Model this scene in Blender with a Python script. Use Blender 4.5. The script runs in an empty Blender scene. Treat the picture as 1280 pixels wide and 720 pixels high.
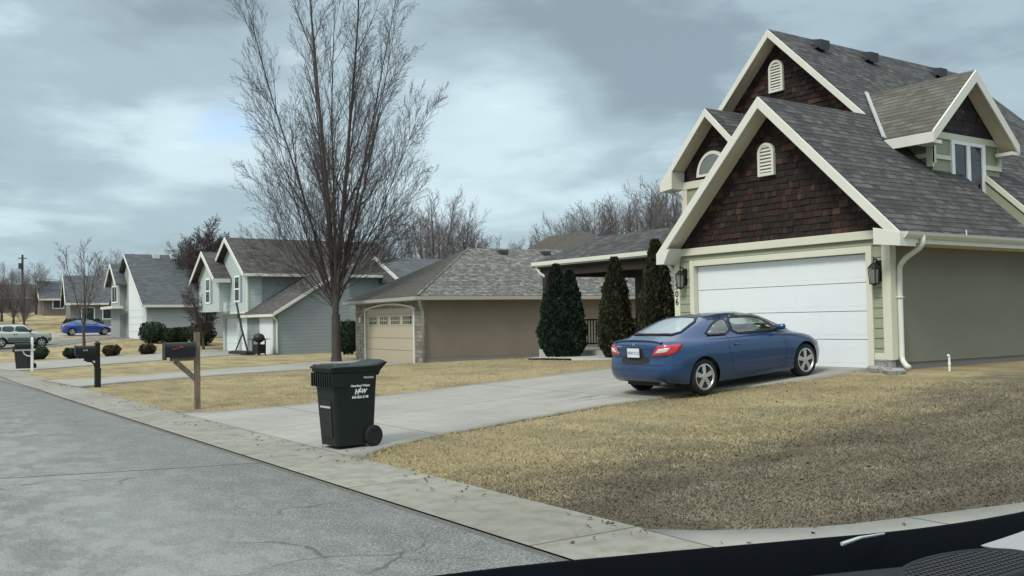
import bpy, bmesh, math, random
import numpy as np
from mathutils import Vector, Matrix, noise
from mathutils.bvhtree import BVHTree
R_ = math.radians
PI = math.pi
scene = bpy.context.scene
COL = scene.collection

# ------------------------------------------------------------------ camera frame
FPX = 1201.0
def nrm(v):
    v = np.array(v, float); return v / np.linalg.norm(v)
_Y = nrm((-820, -55, -1201)); _X = nrm((1760, -12, -1201)); _X = nrm(_X - _Y * np.dot(_X, _Y)); _Z = np.cross(_X, _Y)
RM = np.array([_X, _Y, _Z]); CAM = np.array([0, 0, 1.6])
def ray(x, y): return RM @ np.array([(x - 640) / FPX, -(y - 360) / FPX, -1.])
def on(x, y, ax, v):
    d = ray(x, y); i = 'XYZ'.index(ax); return CAM + (v - CAM[i]) / d[i] * d

# ------------------------------------------------------------------ terrain
TS = [(-80, 0), (25, 0), (33, .15), (42, .6), (55, 1.6), (66, 2.2), (80, 1.5), (95, -1), (120, -8), (600, -90)]
TR = [(-80, 0), (28, 0), (45, -.2), (58, -.4), (70, -.3), (80, 0), (90, .3), (100, .9), (110, 1.7), (130, 3.3), (200, 5), (600, 9)]
TA = [(-80, .6), (17, .6), (21, .58), (27, .33), (34, -.1), (45, -.1), (62, -.12), (68, .1), (75, .72), (85, .8), (90, .85), (100, 1.2), (110, 1.9), (130, 3.4), (200, 5), (600, 9)]
def tab(t, y):
    xs = [a for a, b in t]; ys = [b for a, b in t]
    return sum(np.interp(y + k, xs, ys) for k in (-1.4, -.7, 0, .7, 1.4)) / 5
def shift(y): return tab(TS, y)
def hz(x, y):
    u = x - shift(y)
    r = tab(TR, y); a = tab(TA, y)
    t = np.clip((u - 4.87) / 10.4, 0, 1) ** 1.4
    return r + (a - r) * t + np.clip(u - 16, 0, 400) * .004
def G(px, py):
    d = ray(px, py); lo, hi = 1.0, 1.0
    t = 1.0
    while t < 700:
        p = CAM + d * t
        if p[2] < hz(p[0], p[1]): break
        t += .5
    lo, hi = t - .5, t
    for _ in range(30):
        m = (lo + hi) / 2; p = CAM + d * m
        if p[2] < hz(p[0], p[1]): hi = m
        else: lo = m
    return CAM + d * hi

# ------------------------------------------------------------------ materials
MATS = {}
class NT:
    def __init__(s, name, rough=.8, metal=0, spec=.3):
        s.m = bpy.data.materials.new(name); s.m.use_nodes = True
        s.t = s.m.node_tree; s.b = s.t.nodes['Principled BSDF']
        s.b.inputs['Roughness'].default_value = rough; s.b.inputs['Metallic'].default_value = metal
        s.b.inputs['Specular IOR Level'].default_value = spec
        MATS[name] = s.m
    def n(s, t, **k):
        o = s.t.nodes.new(t)
        for a, v in k.items():
            if a.startswith('i_'): o.inputs[a[2:].replace('_', ' ')].default_value = v
            else: setattr(o, a, v)
        return o
    def l(s, a, b): s.t.links.new(a, b)
    def pos(s, sc=(1, 1, 1)):
        g = s.n('ShaderNodeNewGeometry'); m = s.n('ShaderNodeMapping'); m.inputs['Scale'].default_value = sc
        s.l(g.outputs['Position'], m.inputs['Vector']); return m.outputs[0]
    def uv(s, sc=(1, 1, 1)):
        g = s.n('ShaderNodeUVMap'); m = s.n('ShaderNodeMapping'); m.inputs['Scale'].default_value = sc
        s.l(g.outputs[0], m.inputs['Vector']); return m.outputs[0]
    def noise(s, vec, scale, detail=4, rough=.55):
        o = s.n('ShaderNodeTexNoise'); o.inputs['Scale'].default_value = scale; o.inputs['Detail'].default_value = detail
        o.inputs['Roughness'].default_value = rough; s.l(vec, o.inputs['Vector']); return o.outputs['Fac']
    def ramp(s, fac, stops):
        o = s.n('ShaderNodeValToRGB'); e = o.color_ramp.elements
        while len(e) < len(stops): e.new(.5)
        for k, (p, c) in enumerate(stops):
            e[k].position = p; e[k].color = (*c, 1) if len(c) == 3 else c
        s.l(fac, o.inputs[0]); return o.outputs[0]
    def mix(s, f, a, b, mode='MIX'):
        o = s.n('ShaderNodeMix', data_type='RGBA', blend_type=mode)
        for i, v in ((0, f), (6, a), (7, b)):
            if hasattr(v, 'links'): s.l(v, o.inputs[i])
            elif i == 0: o.inputs[0].default_value = v
            else: o.inputs[i].default_value = (*v, 1)
        return o.outputs[2]
    def math(s, op, a, b=0, c=0):
        o = s.n('ShaderNodeMath', operation=op)
        for i, v in ((0, a), (1, b), (2, c)):
            if hasattr(v, 'links'): s.l(v, o.inputs[i])
            else: o.inputs[i].default_value = v
        return o.outputs[0]
    def bump(s, h, strength=.5, dist=.01):
        o = s.n('ShaderNodeBump'); o.inputs['Strength'].default_value = strength; o.inputs['Distance'].default_value = dist
        s.l(h, o.inputs['Height']); s.l(o.outputs[0], s.b.inputs['Normal']); return o
    def col(s, c):
        if hasattr(c, 'links'): s.l(c, s.b.inputs['Base Color'])
        else: s.b.inputs['Base Color'].default_value = (*c, 1)
        return s

def grey(a, k=.04): return (a, a, a)
def painted(name, c, rough=.6, var=.12, spec=.3, metal=0, scale=2.5):
    s = NT(name, rough, metal, spec); p = s.pos()
    f = s.noise(p, scale, 5, .6)
    s.col(s.mix(f, tuple(x * (1 - var) for x in c), tuple(min(1, x * (1 + var)) for x in c)))
    g = s.noise(p, 60, 3); s.bump(g, .08, .004)
    return s.m
def shingles(name, base, light, dark, row=.145, w=.32, streak=.5):
    s = NT(name, .92, 0, .15); uv = s.uv()
    b = s.n('ShaderNodeTexBrick', offset=.5, offset_frequency=2)
    b.inputs['Scale'].default_value = 1; b.inputs['Brick Width'].default_value = w; b.inputs['Row Height'].default_value = row
    b.inputs['Mortar Size'].default_value = .007; b.inputs['Mortar Smooth'].default_value = .3; b.inputs['Bias'].default_value = 0
    b.inputs['Color1'].default_value = (0, 0, 0, 1); b.inputs['Color2'].default_value = (1, 1, 1, 1); b.inputs['Mortar'].default_value = (.5, .5, .5, 1)
    s.l(uv, b.inputs['Vector'])
    # second, offset pattern of wider tabs breaks up the repeat
    uv2 = s.uv((1, 1, 1)); b2 = s.n('ShaderNodeTexBrick', offset=.37, offset_frequency=3)
    for k, v in (('Scale', 1), ('Brick Width', w * .63), ('Row Height', row), ('Mortar Size', 0), ('Bias', 0)): b2.inputs[k].default_value = v
    b2.inputs['Color1'].default_value = (0, 0, 0, 1); b2.inputs['Color2'].default_value = (1, 1, 1, 1)
    s.l(uv2, b2.inputs['Vector'])
    n1 = s.noise(s.uv((1.2, 6, 1)), 1.6, 5, .65); n2 = s.noise(s.uv((6, 25, 1)), 2.5, 4, .7)
    f = s.math('ADD', s.math('MULTIPLY', b.outputs['Color'], .2), s.math('MULTIPLY', b2.outputs['Color'], .15))
    f = s.math('ADD', f, s.math('MULTIPLY', n2, .68))
    c = s.ramp(f, [(.22, dark), (.5, base), (.82, light)])
    # worn pale lower edge of each course
    sep = s.n('ShaderNodeSeparateXYZ'); s.l(uv, sep.inputs[0])
    fr = s.math('FRACT', s.math('DIVIDE', sep.outputs[1], row))
    edge = s.math('LESS_THAN', fr, .30)
    wear = s.math('MULTIPLY', edge, s.ramp(n2, [(.45, (0, 0, 0)), (.68, (1, 1, 1))]))
    wear = s.math('MULTIPLY', wear, s.math('MULTIPLY', s.ramp(n1, [(.35, (.2,) * 3), (.65, (1,) * 3)]), streak))
    c = s.mix(wear, c, light)
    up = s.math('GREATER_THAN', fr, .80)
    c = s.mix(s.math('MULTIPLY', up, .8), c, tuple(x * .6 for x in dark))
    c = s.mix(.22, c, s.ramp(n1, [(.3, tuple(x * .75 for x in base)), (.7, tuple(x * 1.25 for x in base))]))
    s.col(c)
    s.bump(s.math('SUBTRACT', s.math('ADD', s.math('MULTIPLY', n2, .4), s.math('MULTIPLY', b2.outputs['Color'], .3)), fr), .9, .02)
    return s.m
def siding(name, c, row=.18, rough=.65, var=.08):
    s = NT(name, rough, 0, .3); uv = s.uv(); sep = s.n('ShaderNodeSeparateXYZ'); s.l(uv, sep.inputs[0])
    fr = s.math('FRACT', s.math('DIVIDE', sep.outputs[1], row))
    n = s.noise(s.pos(), 1.3, 5, .6); n2 = s.noise(s.pos((3, 3, 40)), 3, 3)
    cc = s.mix(n, tuple(x * (1 - var) for x in c), tuple(x * (1 + var) for x in c))
    cc = s.mix(s.math('MULTIPLY', n2, .15), cc, tuple(x * .7 for x in c))
    s.col(cc)
    s.bump(s.math('MULTIPLY', fr, -1), 1, .016)
    return s.m
def brickstone(name, c1, c2, mortar, w=.35, row=.12):
    s = NT(name, .9, 0, .2); uv = s.uv()
    nz = s.n('ShaderNodeTexNoise'); nz.inputs['Scale'].default_value = 3; s.l(uv, nz.inputs['Vector'])
    vv = s.n('ShaderNodeVectorMath', operation='MULTIPLY_ADD'); s.l(nz.outputs['Color'], vv.inputs[0]); vv.inputs[1].default_value = (.12, .1, 0); s.l(uv, vv.inputs[2])
    b = s.n('ShaderNodeTexBrick', offset=.45); b.squash = .6; b.squash_frequency = 3
    for k, v in (('Scale', 1), ('Brick Width', w), ('Row Height', row), ('Mortar Size', .012), ('Bias', 0)): b.inputs[k].default_value = v
    b.inputs['Color1'].default_value = (*c1, 1); b.inputs['Color2'].default_value = (*c2, 1); b.inputs['Mortar'].default_value = (*mortar, 1)
    s.l(vv.outputs[0], b.inputs['Vector'])
    n = s.noise(s.pos(), 9, 4); s.col(s.mix(s.math('MULTIPLY', n, .8), b.outputs['Color'], tuple(x * .6 for x in c1)))
    s.bump(s.math('SUBTRACT', n, b.outputs['Fac']), .8, .02); return s.m
def vcol(name, rough=.85, spec=.2, attr='Col'):
    s = NT(name, rough, 0, spec); a = s.n('ShaderNodeVertexColor', layer_name=attr)
    n = s.noise(s.pos(), 25, 4); s.col(s.mix(s.math('MULTIPLY', n, .5), a.outputs[0], (.02, .015, .012)))
    s.bump(s.noise(s.pos((1, 1, .15)), 60, 3), .4, .006); return s.m
def glassy(name, c, rough=.05, metal=0):
    s = NT(name, rough, metal, .9); s.col(c); return s.m

M = {}
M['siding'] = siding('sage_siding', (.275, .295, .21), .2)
M['siding_side'] = painted('shaded_sage_side_wall', (.195, .195, .155), .8, .16, scale=.9)  # same sage siding as the front; the wall's shade is put into its colour
M['trim'] = painted('cream_trim', (.60, .60, .48), .5, .06)
M['trim_white'] = painted('white_trim', (.63, .635, .565), .5, .06)
M['gutter'] = painted('gutter_paint', (.62, .64, .56), .4, .08)
M['soffit'] = painted('soffit', (.64, .57, .43), .8, .1)
M['door_white'] = painted('garage_door_white', (.69, .735, .74), .45, .03)
M['roof'] = shingles('grey_shingles', (.056, .057, .056), (.185, .188, .182), (.018, .019, .019), .15, .28, .75)
M['roof_brown'] = shingles('brown_shingles', (.10, .098, .08), (.20, .195, .165), (.04, .036, .03), .15, .3)
M['roof_nb'] = shingles('weathered_shingles', (.105, .103, .092), (.44, .455, .44), (.035, .033, .028), .155, .22, .95)
M['roof_nbd'] = shingles('dark_brown_shingles', (.085, .08, .07), (.12, .115, .10), (.05, .047, .042), .16, .3, .3)
M['roof_h3'] = shingles('charcoal_brown_shingles', (.075, .073, .07), (.16, .155, .15), (.035, .033, .032), .2, .4, .7)
M['roof_far'] = shingles('far_grey_shingles', (.09, .10, .11), (.16, .17, .18), (.05, .055, .062), .2, .5, .4)
M['shake'] = vcol('cedar_shakes')
M['shake_back'] = painted('shake_backing', (.03, .02, .016), .9)
M['lead'] = painted('vent_metal', (.05, .055, .06), .6)
M['flash'] = painted('flashing', (.42, .45, .46), .45, .15)
M['stone'] = brickstone('stone_veneer', (.34, .33, .30), (.12, .09, .065), (.07, .06, .05), .42, .16)
M['stone_light'] = brickstone('pale_stone', (.36, .37, .35), (.26, .26, .25), (.16, .16, .15), .4, .2)
M['nbwall'] = painted('taupe_stucco', (.195, .162, .135), .9, .16, scale=.9)
M['nbdoor'] = painted('tan_garage_door', (.44, .39, .29), .5, .05)
M['nbtrim'] = painted('taupe_trim', (.34, .33, .30), .5)
M['found'] = painted('foundation', (.19, .175, .165), .9, .15)
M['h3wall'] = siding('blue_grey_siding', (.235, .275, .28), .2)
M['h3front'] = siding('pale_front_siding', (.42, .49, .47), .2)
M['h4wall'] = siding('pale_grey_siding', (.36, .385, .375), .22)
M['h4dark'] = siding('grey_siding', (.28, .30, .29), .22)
M['brownwall'] = siding('far_brown_siding', (.17, .15, .14), .3)
M['greywall'] = siding('far_grey_siding', (.19, .20, .20), .3)
M['glass'] = glassy('window_glass', (.03, .045, .05), .06)
M['glass_dark'] = glassy('dark_window_glass', (.012, .018, .03), .05)
M['black'] = painted('black_metal', (.012, .013, .014), .45, .2)
M['lampglass'] = glassy('lamp_glass', (.16, .17, .16), .15)
M['dark_wood'] = painted('dark_stained_wood', (.035, .025, .022), .7, .3)
M['bin'] = painted('green_black_plastic', (.006, .012, .0115), .5, .15, .35)
M['bin2'] = painted('black_plastic', (.018, .018, .018), .5, .15)
M['tyre'] = painted('rubber', (.016, .016, .017), .8, .2)
M['alloy'] = painted('alloy', (.55, .56, .57), .3, .05, .5, .75)
M['white'] = painted('white_paint', (.78, .80, .79), .5, .05)
M['letter'] = painted('white_lettering', (.82, .84, .82), .6, .02)
M['plastic'] = painted('trim_plastic', (.02, .021, .023), .55, .1)
M['wood'] = None
def wood(name, a, b):
    s = NT(name, .85, 0, .2); n = s.noise(s.pos((12, 12, 1.2)), 3, 5, .6); s.col(s.ramp(n, [(.3, a), (.7, b)])); s.bump(n, .5, .006); return s.m
M['wood'] = wood('weathered_wood', (.10, .075, .05), (.24, .20, .15))
M['bark'] = wood('tree_bark', (.035, .030, .027), (.095, .082, .072))
M['bark_red'] = wood('reddish_bark', (.05, .036, .034), (.11, .078, .072))
M['twig'] = painted('twigs', (.075, .064, .060), .9, .2)
M['twig_red'] = painted('reddish_twigs', (.078, .062, .062), .9, .25)
M['twig_far'] = painted('distant_twigs', (.15, .132, .132), .9, .25)  # paler than the near twigs: distance haze put into the colour
def foliage(name, a, b, c):
    s = NT(name, .85, 0, .15); g = s.n('ShaderNodeNewGeometry')
    n = s.noise(s.pos(), 3.5, 4, .6); r = s.ramp(s.math('ADD', s.math('MULTIPLY', g.outputs['Random Per Island'], .55), s.math('MULTIPLY', n, .5)), [(.2, a), (.55, b), (.85, c)])
    s.col(r); return s.m
M['conifer'] = foliage('arborvitae_foliage', (.008, .015, .011), (.018, .031, .021), (.035, .052, .031))
M['conifer_rust'] = foliage('bronzed_arborvitae_foliage', (.016, .018, .011), (.036, .040, .022), (.062, .062, .032))
M['boxwood'] = foliage('shrub_foliage', (.010, .020, .014), (.022, .038, .024), (.04, .06, .035))
M['boxwood_brown'] = foliage('bronzed_shrub_foliage', (.020, .020, .012), (.045, .042, .022), (.075, .066, .035))
def carpaint(name, c, c2=None):
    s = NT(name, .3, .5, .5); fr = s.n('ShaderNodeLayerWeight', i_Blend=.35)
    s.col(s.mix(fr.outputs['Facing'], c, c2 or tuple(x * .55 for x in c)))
    s.b.inputs['Coat Weight'].default_value = 1; s.b.inputs['Coat Roughness'].default_value = .025
    n = s.noise(s.pos(), 3, 3); s.l(s.math('ADD', s.math('MULTIPLY', n, .18), .22), s.b.inputs['Roughness'])
    return s.m
M['blue'] = carpaint('blue_car_paint', (.012, .056, .165))
M['blue2'] = carpaint('bright_blue_car_paint', (.02, .07, .30))
M['silver'] = carpaint('silver_car_paint', (.42, .46, .42), (.33, .36, .33))
M['cladding'] = painted('grey_cladding', (.10, .11, .105), .6)
M['red_lens'] = glassy('red_lens', (.45, .015, .03), .15)
M['clear_lens'] = glassy('clear_lens', (.62, .55, .55), .15)
M['plate'] = painted('plate_white', (.68, .70, .72), .5)
M['plate_ink'] = painted('plate_ink', (.10, .14, .25), .5)
M['seat'] = painted('seat_fabric', (.16, .15, .13), .9)
def carglass(name, tint, refl=.0):
    s = NT(name, .03, 0, .5)
    tr = s.n('ShaderNodeBsdfTransparent'); tr.inputs[0].default_value = (*tint, 1)
    gl = s.n('ShaderNodeBsdfGlossy'); gl.inputs['Roughness'].default_value = .03; gl.inputs['Color'].default_value = (.95, 1, 1, 1)
    fr = s.n('ShaderNodeFresnel', i_IOR=1.5); f = s.math('ADD', s.math('MULTIPLY', fr.outputs[0], 1.3), refl)
    mx = s.n('ShaderNodeMixShader'); s.l(f, mx.inputs[0]); s.l(tr.outputs[0], mx.inputs[1]); s.l(gl.outputs[0], mx.inputs[2])
    s.l(mx.outputs[0], s.t.nodes['Material Output'].inputs[0]); return s.m
M['carglass'] = carglass('car_glass', (.68, .76, .72), .12)
M['rearglass'] = carglass('rear_glass', (.5, .57, .55), .30)
M['concrete'] = None
def concrete(name, a, b, joints=None, fine=90, stain=.5):
    s = NT(name, .9, 0, .2); p = s.pos()
    n1 = s.noise(p, .55, 6, .62); n2 = s.noise(p, fine, 3, .6); n3 = s.noise(p, 4.5, 5, .65)
    c = s.mix(s.ramp(n1, [(.35, (0,) * 3), (.65, (1,) * 3)]), a, b)
    c = s.mix(s.math('MULTIPLY', s.ramp(n3, [(.42, (0,) * 3), (.75, (1,) * 3)]), stain), c, tuple(x * .62 for x in a))
    c = s.mix(s.math('MULTIPLY', s.ramp(n2, [(.4, (0,) * 3), (.7, (1,) * 3)]), .25), c, tuple(x * .7 for x in a))
    h = n2
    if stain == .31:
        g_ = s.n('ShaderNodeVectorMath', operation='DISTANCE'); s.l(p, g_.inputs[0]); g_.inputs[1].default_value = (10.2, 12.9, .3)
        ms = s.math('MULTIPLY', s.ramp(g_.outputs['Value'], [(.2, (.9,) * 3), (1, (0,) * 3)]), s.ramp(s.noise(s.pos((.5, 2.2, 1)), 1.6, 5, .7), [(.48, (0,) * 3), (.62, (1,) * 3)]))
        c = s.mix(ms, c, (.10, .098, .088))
    if joints:
        sep = s.n('ShaderNodeSeparateXYZ'); s.l(p, sep.inputs[0])
        for ax, period, off, wdt in joints:
            wob = s.math('MULTIPLY', s.noise(p, 2.5, 3), .03)
            v = s.math('ADD', s.math('DIVIDE', s.math('SUBTRACT', s.math('ADD', sep.outputs[ax], wob), off), period), .5)
            d = s.math('ABSOLUTE', s.math('SUBTRACT', s.math('FRACT', v), .5))
            j = s.math('LESS_THAN', d, wdt / period)
            c = s.mix(s.math('MULTIPLY', j, .75), c, tuple(x * .22 for x in a))
    s.col(c); s.bump(h, .35, .006); return s.m
M['drive'] = concrete('driveway_concrete', (.265, .262, .235), (.335, .33, .295), [(0, 4.2, 6.6, .012), (1, 60, 14.3, .012)], 90, .31)
M['kerb'] = concrete('kerb_concrete', (.215, .21, .175), (.30, .295, .25), [(1, 3.05, 5.6, .012)], 90, .8)
M['walk'] = concrete('walk_concrete', (.33, .34, .31), (.41, .42, .38), None, 90, .3)
def road():
    s = NT('worn_asphalt', .88, 0, .3); p = s.pos()
    n1 = s.noise(s.pos((1, .55, 1)), .7, 6, .65); n2 = s.noise(p, 55, 3, .75); n3 = s.noise(s.pos((1, .6, 1)), 3.2, 6, .7); n4 = s.noise(p, 140, 2, .6)
    c = s.mix(s.ramp(n1, [(.38, (0,) * 3), (.62, (1,) * 3)]), (.115, .123, .116), (.20, .212, .20))
    c = s.mix(s.math('MULTIPLY', s.ramp(n3, [(.46, (0,) * 3), (.58, (1,) * 3)]), .6), c, (.28, .292, .28))
    sep = s.n('ShaderNodeSeparateXYZ'); s.l(p, sep.inputs[0])
    agg = s.ramp(n2, [(.42, (0,) * 3), (.62, (1,) * 3)])
    c = s.mix(s.math('MULTIPLY', agg, .45), c, (.38, .39, .37))
    c = s.mix(s.math('MULTIPLY', s.ramp(n4, [(.52, (0,) * 3), (.68, (1,) * 3)]), .55), c, (.05, .055, .055))
    # coarse bare aggregate along the gutter side of the lane
    gs = s.math('MULTIPLY', s.math('SUBTRACT', s.math('ADD', sep.outputs[0], s.math('MULTIPLY', n1, 2.4)), 3.1), .8)
    gm = s.ramp(gs, [(0, (0,) * 3), (1, (.6,) * 3)])
    c = s.mix(gm, c, s.ramp(n2, [(.38, (.05, .052, .048)), (.52, (.12, .125, .118)), (.66, (.33, .34, .32))]))
    # one transverse joint across the lane
    wob = s.math('MULTIPLY', s.noise(p, 1.5, 4), .16)
    ln = s.math('SUBTRACT', s.math('ADD', sep.outputs[1], s.math('MULTIPLY', sep.outputs[0], .30)), 12.14)
    for off in (0, 15.2, -14):
        d = s.math('ABSOLUTE', s.math('SUBTRACT', s.math('ADD', ln, wob), off))
        j = s.math('LESS_THAN', d, .028)
        c = s.mix(s.math('MULTIPLY', j, .8), c, (.035, .038, .036))
    wv = s.n('ShaderNodeVectorMath', operation='MULTIPLY_ADD'); nzz = s.n('ShaderNodeTexNoise'); nzz.inputs['Scale'].default_value = 1.3; nzz.inputs['Detail'].default_value = 6; s.l(p, nzz.inputs['Vector']); s.l(nzz.outputs['Color'], wv.inputs[0]); wv.inputs[1].default_value = (1.1, 1.1, 0); s.l(p, wv.inputs[2])
    vo = s.n('ShaderNodeTexVoronoi', feature='DISTANCE_TO_EDGE'); vo.inputs['Scale'].default_value = .42; s.l(wv.outputs[0], vo.inputs['Vector'])
    ck = s.math('MULTIPLY', s.math('LESS_THAN', vo.outputs['Distance'], .0055), s.ramp(s.noise(p, .5, 3), [(.50, (0,) * 3), (.58, (1,) * 3)]))
    c = s.mix(s.math('MULTIPLY', ck, .6), c, (.05, .052, .05))
    # grit by the gutter
    e = s.math('LESS_THAN', s.math('ABSOLUTE', s.math('SUBTRACT', sep.outputs[0], 3.90)), .05)
    c = s.mix(s.math('MULTIPLY', e, s.math('MULTIPLY', n3, .9)), c, (.06, .055, .045))
    s.col(c); s.bump(s.math('ADD', n2, s.math('MULTIPLY', n4, .5)), .8, .012); return s.m
M['road'] = road()
def lawn():
    s = NT('dormant_lawn', .95, 0, .1); p = s.pos()
    n1 = s.noise(s.pos((1, .7, 1)), .42, 6, .6); n2 = s.noise(p, 3.0, 6, .7); n3 = s.noise(p, 35, 4, .75); n4 = s.noise(s.pos((1, .35, 1)), 1.1, 5, .6)
    c = s.mix(s.ramp(n1, [(.38, (0,) * 3), (.62, (1,) * 3)]), (.35, .285, .16), (.45, .37, .215))
    c = s.mix(s.math('MULTIPLY', s.ramp(n4, [(.46, (0,) * 3), (.64, (1,) * 3)]), .75), c, (.20, .185, .11))
    c = s.mix(s.math('MULTIPLY', s.ramp(n2, [(.45, (0,) * 3), (.68, (1,) * 3)]), .45), c, (.17, .155, .095))
    c = s.mix(s.math('MULTIPLY', s.ramp(n3, [(.42, (0,) * 3), (.66, (1,) * 3)]), .2), c, (.18, .15, .09))
    # bare, grey-brown thatch on the near corner of the yard
    sep = s.n('ShaderNodeSeparateXYZ'); s.l(p, sep.inputs[0])
    t = s.math('SUBTRACT', s.math('ADD', 8.8, s.math('MULTIPLY', s.math('SUBTRACT', n1, .5), 5)), sep.outputs[1])
    t = s.math('ADD', t, s.math('MULTIPLY', s.math('SUBTRACT', n2, .5), 2.5))
    t = s.ramp(s.math('MULTIPLY', t, .7), [(.0, (0,) * 3), (1, (.85,) * 3)])
    c = s.mix(t, c, s.ramp(n3, [(.35, (.075, .065, .048)), (.7, (.20, .185, .14))]))
    s.col(c); s.bump(s.math('ADD', n3, s.math('MULTIPLY', n2, .7)), 1, .05); return s.m
M['lawn'] = lawn()

# ------------------------------------------------------------------ mesh helpers
WM = {}
def T(loc=(0, 0, 0), rz=0): return Matrix.Translation(Vector(loc)) @ Matrix.Rotation(rz, 4, 'Z')
def thing(name, label, cat, loc=(0, 0, 0), rz=0, group=None):
    o = bpy.data.objects.new(name, None); COL.objects.link(o); o.empty_display_size = .3
    o.location = Vector([float(v) for v in loc]); o.rotation_euler = (0, 0, rz); o['label'] = label; o['category'] = cat
    if group: o['group'] = group
    WM[o.name] = T(o.location, rz); return o
def tag(o, label, cat, group=None, kind=None):
    if label: o['label'] = label
    if cat: o['category'] = cat
    if group: o['group'] = group
    if kind: o['kind'] = kind
    return o
def auto_uv(me):
    uvl = me.uv_layers.new(name='UVMap'); n = len(me.loops)
    out = np.zeros((n, 2), np.float32)
    for p in me.polygons:
        nn = p.normal
        if abs(nn.z) > .985: u = Vector((1, 0, 0)); v = Vector((0, 1, 0))
        else:
            u = Vector((0, 0, 1)).cross(nn).normalized(); v = nn.cross(u)
            if v.z < 0: v = -v
        for li in p.loop_indices:
            c = me.vertices[me.loops[li].vertex_index].co; out[li] = (c.dot(u), c.dot(v))
    uvl.data.foreach_set('uv', out.ravel())
class B:
    def __init__(s): s.v = []; s.f = []; s.c = []
    def add(s, vs, fs, col=None):
        o = len(s.v); s.v += [tuple(map(float, q)) for q in vs]; s.f += [tuple(i + o for i in f) for f in fs]
        if col is not None: s.c += [col] * len(vs)
        return s
    def box(s, a, b, rz=0, col=None, piv=None):
        x0, x1 = sorted((a[0], b[0])); y0, y1 = sorted((a[1], b[1])); z0, z1 = sorted((a[2], b[2]))
        vs = [Vector((x, y, z)) for z in (z0, z1) for x, y in ((x0, y0), (x1, y0), (x1, y1), (x0, y1))]
        if rz:
            c = Vector(piv) if piv else Vector(((x0 + x1) / 2, (y0 + y1) / 2, 0)); m = Matrix.Translation(c) @ Matrix.Rotation(rz, 4, 'Z') @ Matrix.Translation(-c); vs = [m @ q for q in vs]
        return s.add(vs, [(3, 2, 1, 0), (4, 5, 6, 7), (0, 1, 5, 4), (1, 2, 6, 5), (2, 3, 7, 6), (3, 0, 4, 7)], col)
    def bar(s, p0, p1, w, h, up=(0, 0, 1)):
        """beam from p0 to p1, w sideways, h along up, centred"""
        p0, p1, up = Vector(p0), Vector(p1), Vector(up); d = (p1 - p0).normalized(); sd = d.cross(up).normalized(); u = up.normalized() if abs(d.dot(up)) > .999 else up.normalized()
        vs = []
        for p in (p0, p1):
            for a, b in ((-1, -1), (1, -1), (1, 1), (-1, 1)): vs.append(p + sd * a * w / 2 + u * b * h / 2)
        return s.add(vs, [(0, 1, 2, 3), (7, 6, 5, 4), (0, 4, 5, 1), (1, 5, 6, 2), (2, 6, 7, 3), (3, 7, 4, 0)])
    def prism(s, pts, ext, cap=True):
        """planar polygon extruded by vector ext"""
        n = len(pts); e = Vector(ext); a = [Vector([float(k) for k in p]) for p in pts]
        nn = Vector((0, 0, 0))
        for i in range(n): nn += a[i].cross(a[(i + 1) % n])
        if nn.dot(e) < 0: a.reverse()
        vs = a + [p + e for p in a]
        return s.add(vs, [tuple(range(n - 1, -1, -1)), tuple(range(n, 2 * n))] + [(i, (i + 1) % n, n + (i + 1) % n, n + i) for i in range(n)])
    def tube(s, pts, r, n=8, cap=True):
        pts = [Vector([float(k) for k in p]) for p in pts]; rs = r if isinstance(r, (list, tuple)) else [r] * len(pts)
        o = len(s.v); ref = None
        for i, p in enumerate(pts):
            d = (pts[min(i + 1, len(pts) - 1)] - pts[max(i - 1, 0)]).normalized()
            if ref is None: ref = d.orthogonal().normalized()
            ref = (ref - d * ref.dot(d)).normalized(); q = d.cross(ref)
            for k in range(n):
                a = 2 * PI * k / n; w = p + (ref * math.cos(a) + q * math.sin(a)) * rs[i]; s.v.append(tuple(w))
        for i in range(len(pts) - 1):
            for k in range(n):
                k2 = (k + 1) % n; s.f.append((o + i * n + k, o + i * n + k2, o + (i + 1) * n + k2, o + (i + 1) * n + k))
        if cap: s.f.append(tuple(o + k for k in range(n - 1, -1, -1))); s.f.append(tuple(o + (len(pts) - 1) * n + k for k in range(n)))
        return s
    def loft(s, rings, cap=True, closed=True):
        o = len(s.v); n = len(rings[0])
        for r in rings: s.v += [tuple(map(float, q)) for q in r]
        for i in range(len(rings) - 1):
            for k in range(n if closed else n - 1):
                k2 = (k + 1) % n; s.f.append((o + i * n + k, o + i * n + k2, o + (i + 1) * n + k2, o + (i + 1) * n + k))
        if cap and closed: s.f.append(tuple(o + k for k in range(n - 1, -1, -1))); s.f.append(tuple(o + (len(rings) - 1) * n + k for k in range(n)))
        return s
    def lathe(s, prof, c, axis='Z', n=24, cap=True):
        """prof [(r, h)]; closed with end fans where r=0"""
        c = Vector([float(k) for k in c]); o = len(s.v)
        for r, h in prof:
            for k in range(n):
                a = 2 * PI * k / n; u, v = r * math.cos(a), r * math.sin(a)
                q = {'Z': (u, v, h), 'Y': (v, h, u), 'X': (h, u, v)}[axis]; s.v.append(tuple(c + Vector(q)))
        for i in range(len(prof) - 1):
            for k in range(n):
                k2 = (k + 1) % n; s.f.append((o + i * n + k, o + i * n + k2, o + (i + 1) * n + k2, o + (i + 1) * n + k))
        if cap: s.f.append(tuple(o + k for k in range(n - 1, -1, -1))); s.f.append(tuple(o + (len(prof) - 1) * n + k for k in range(n)))
        return s
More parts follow.
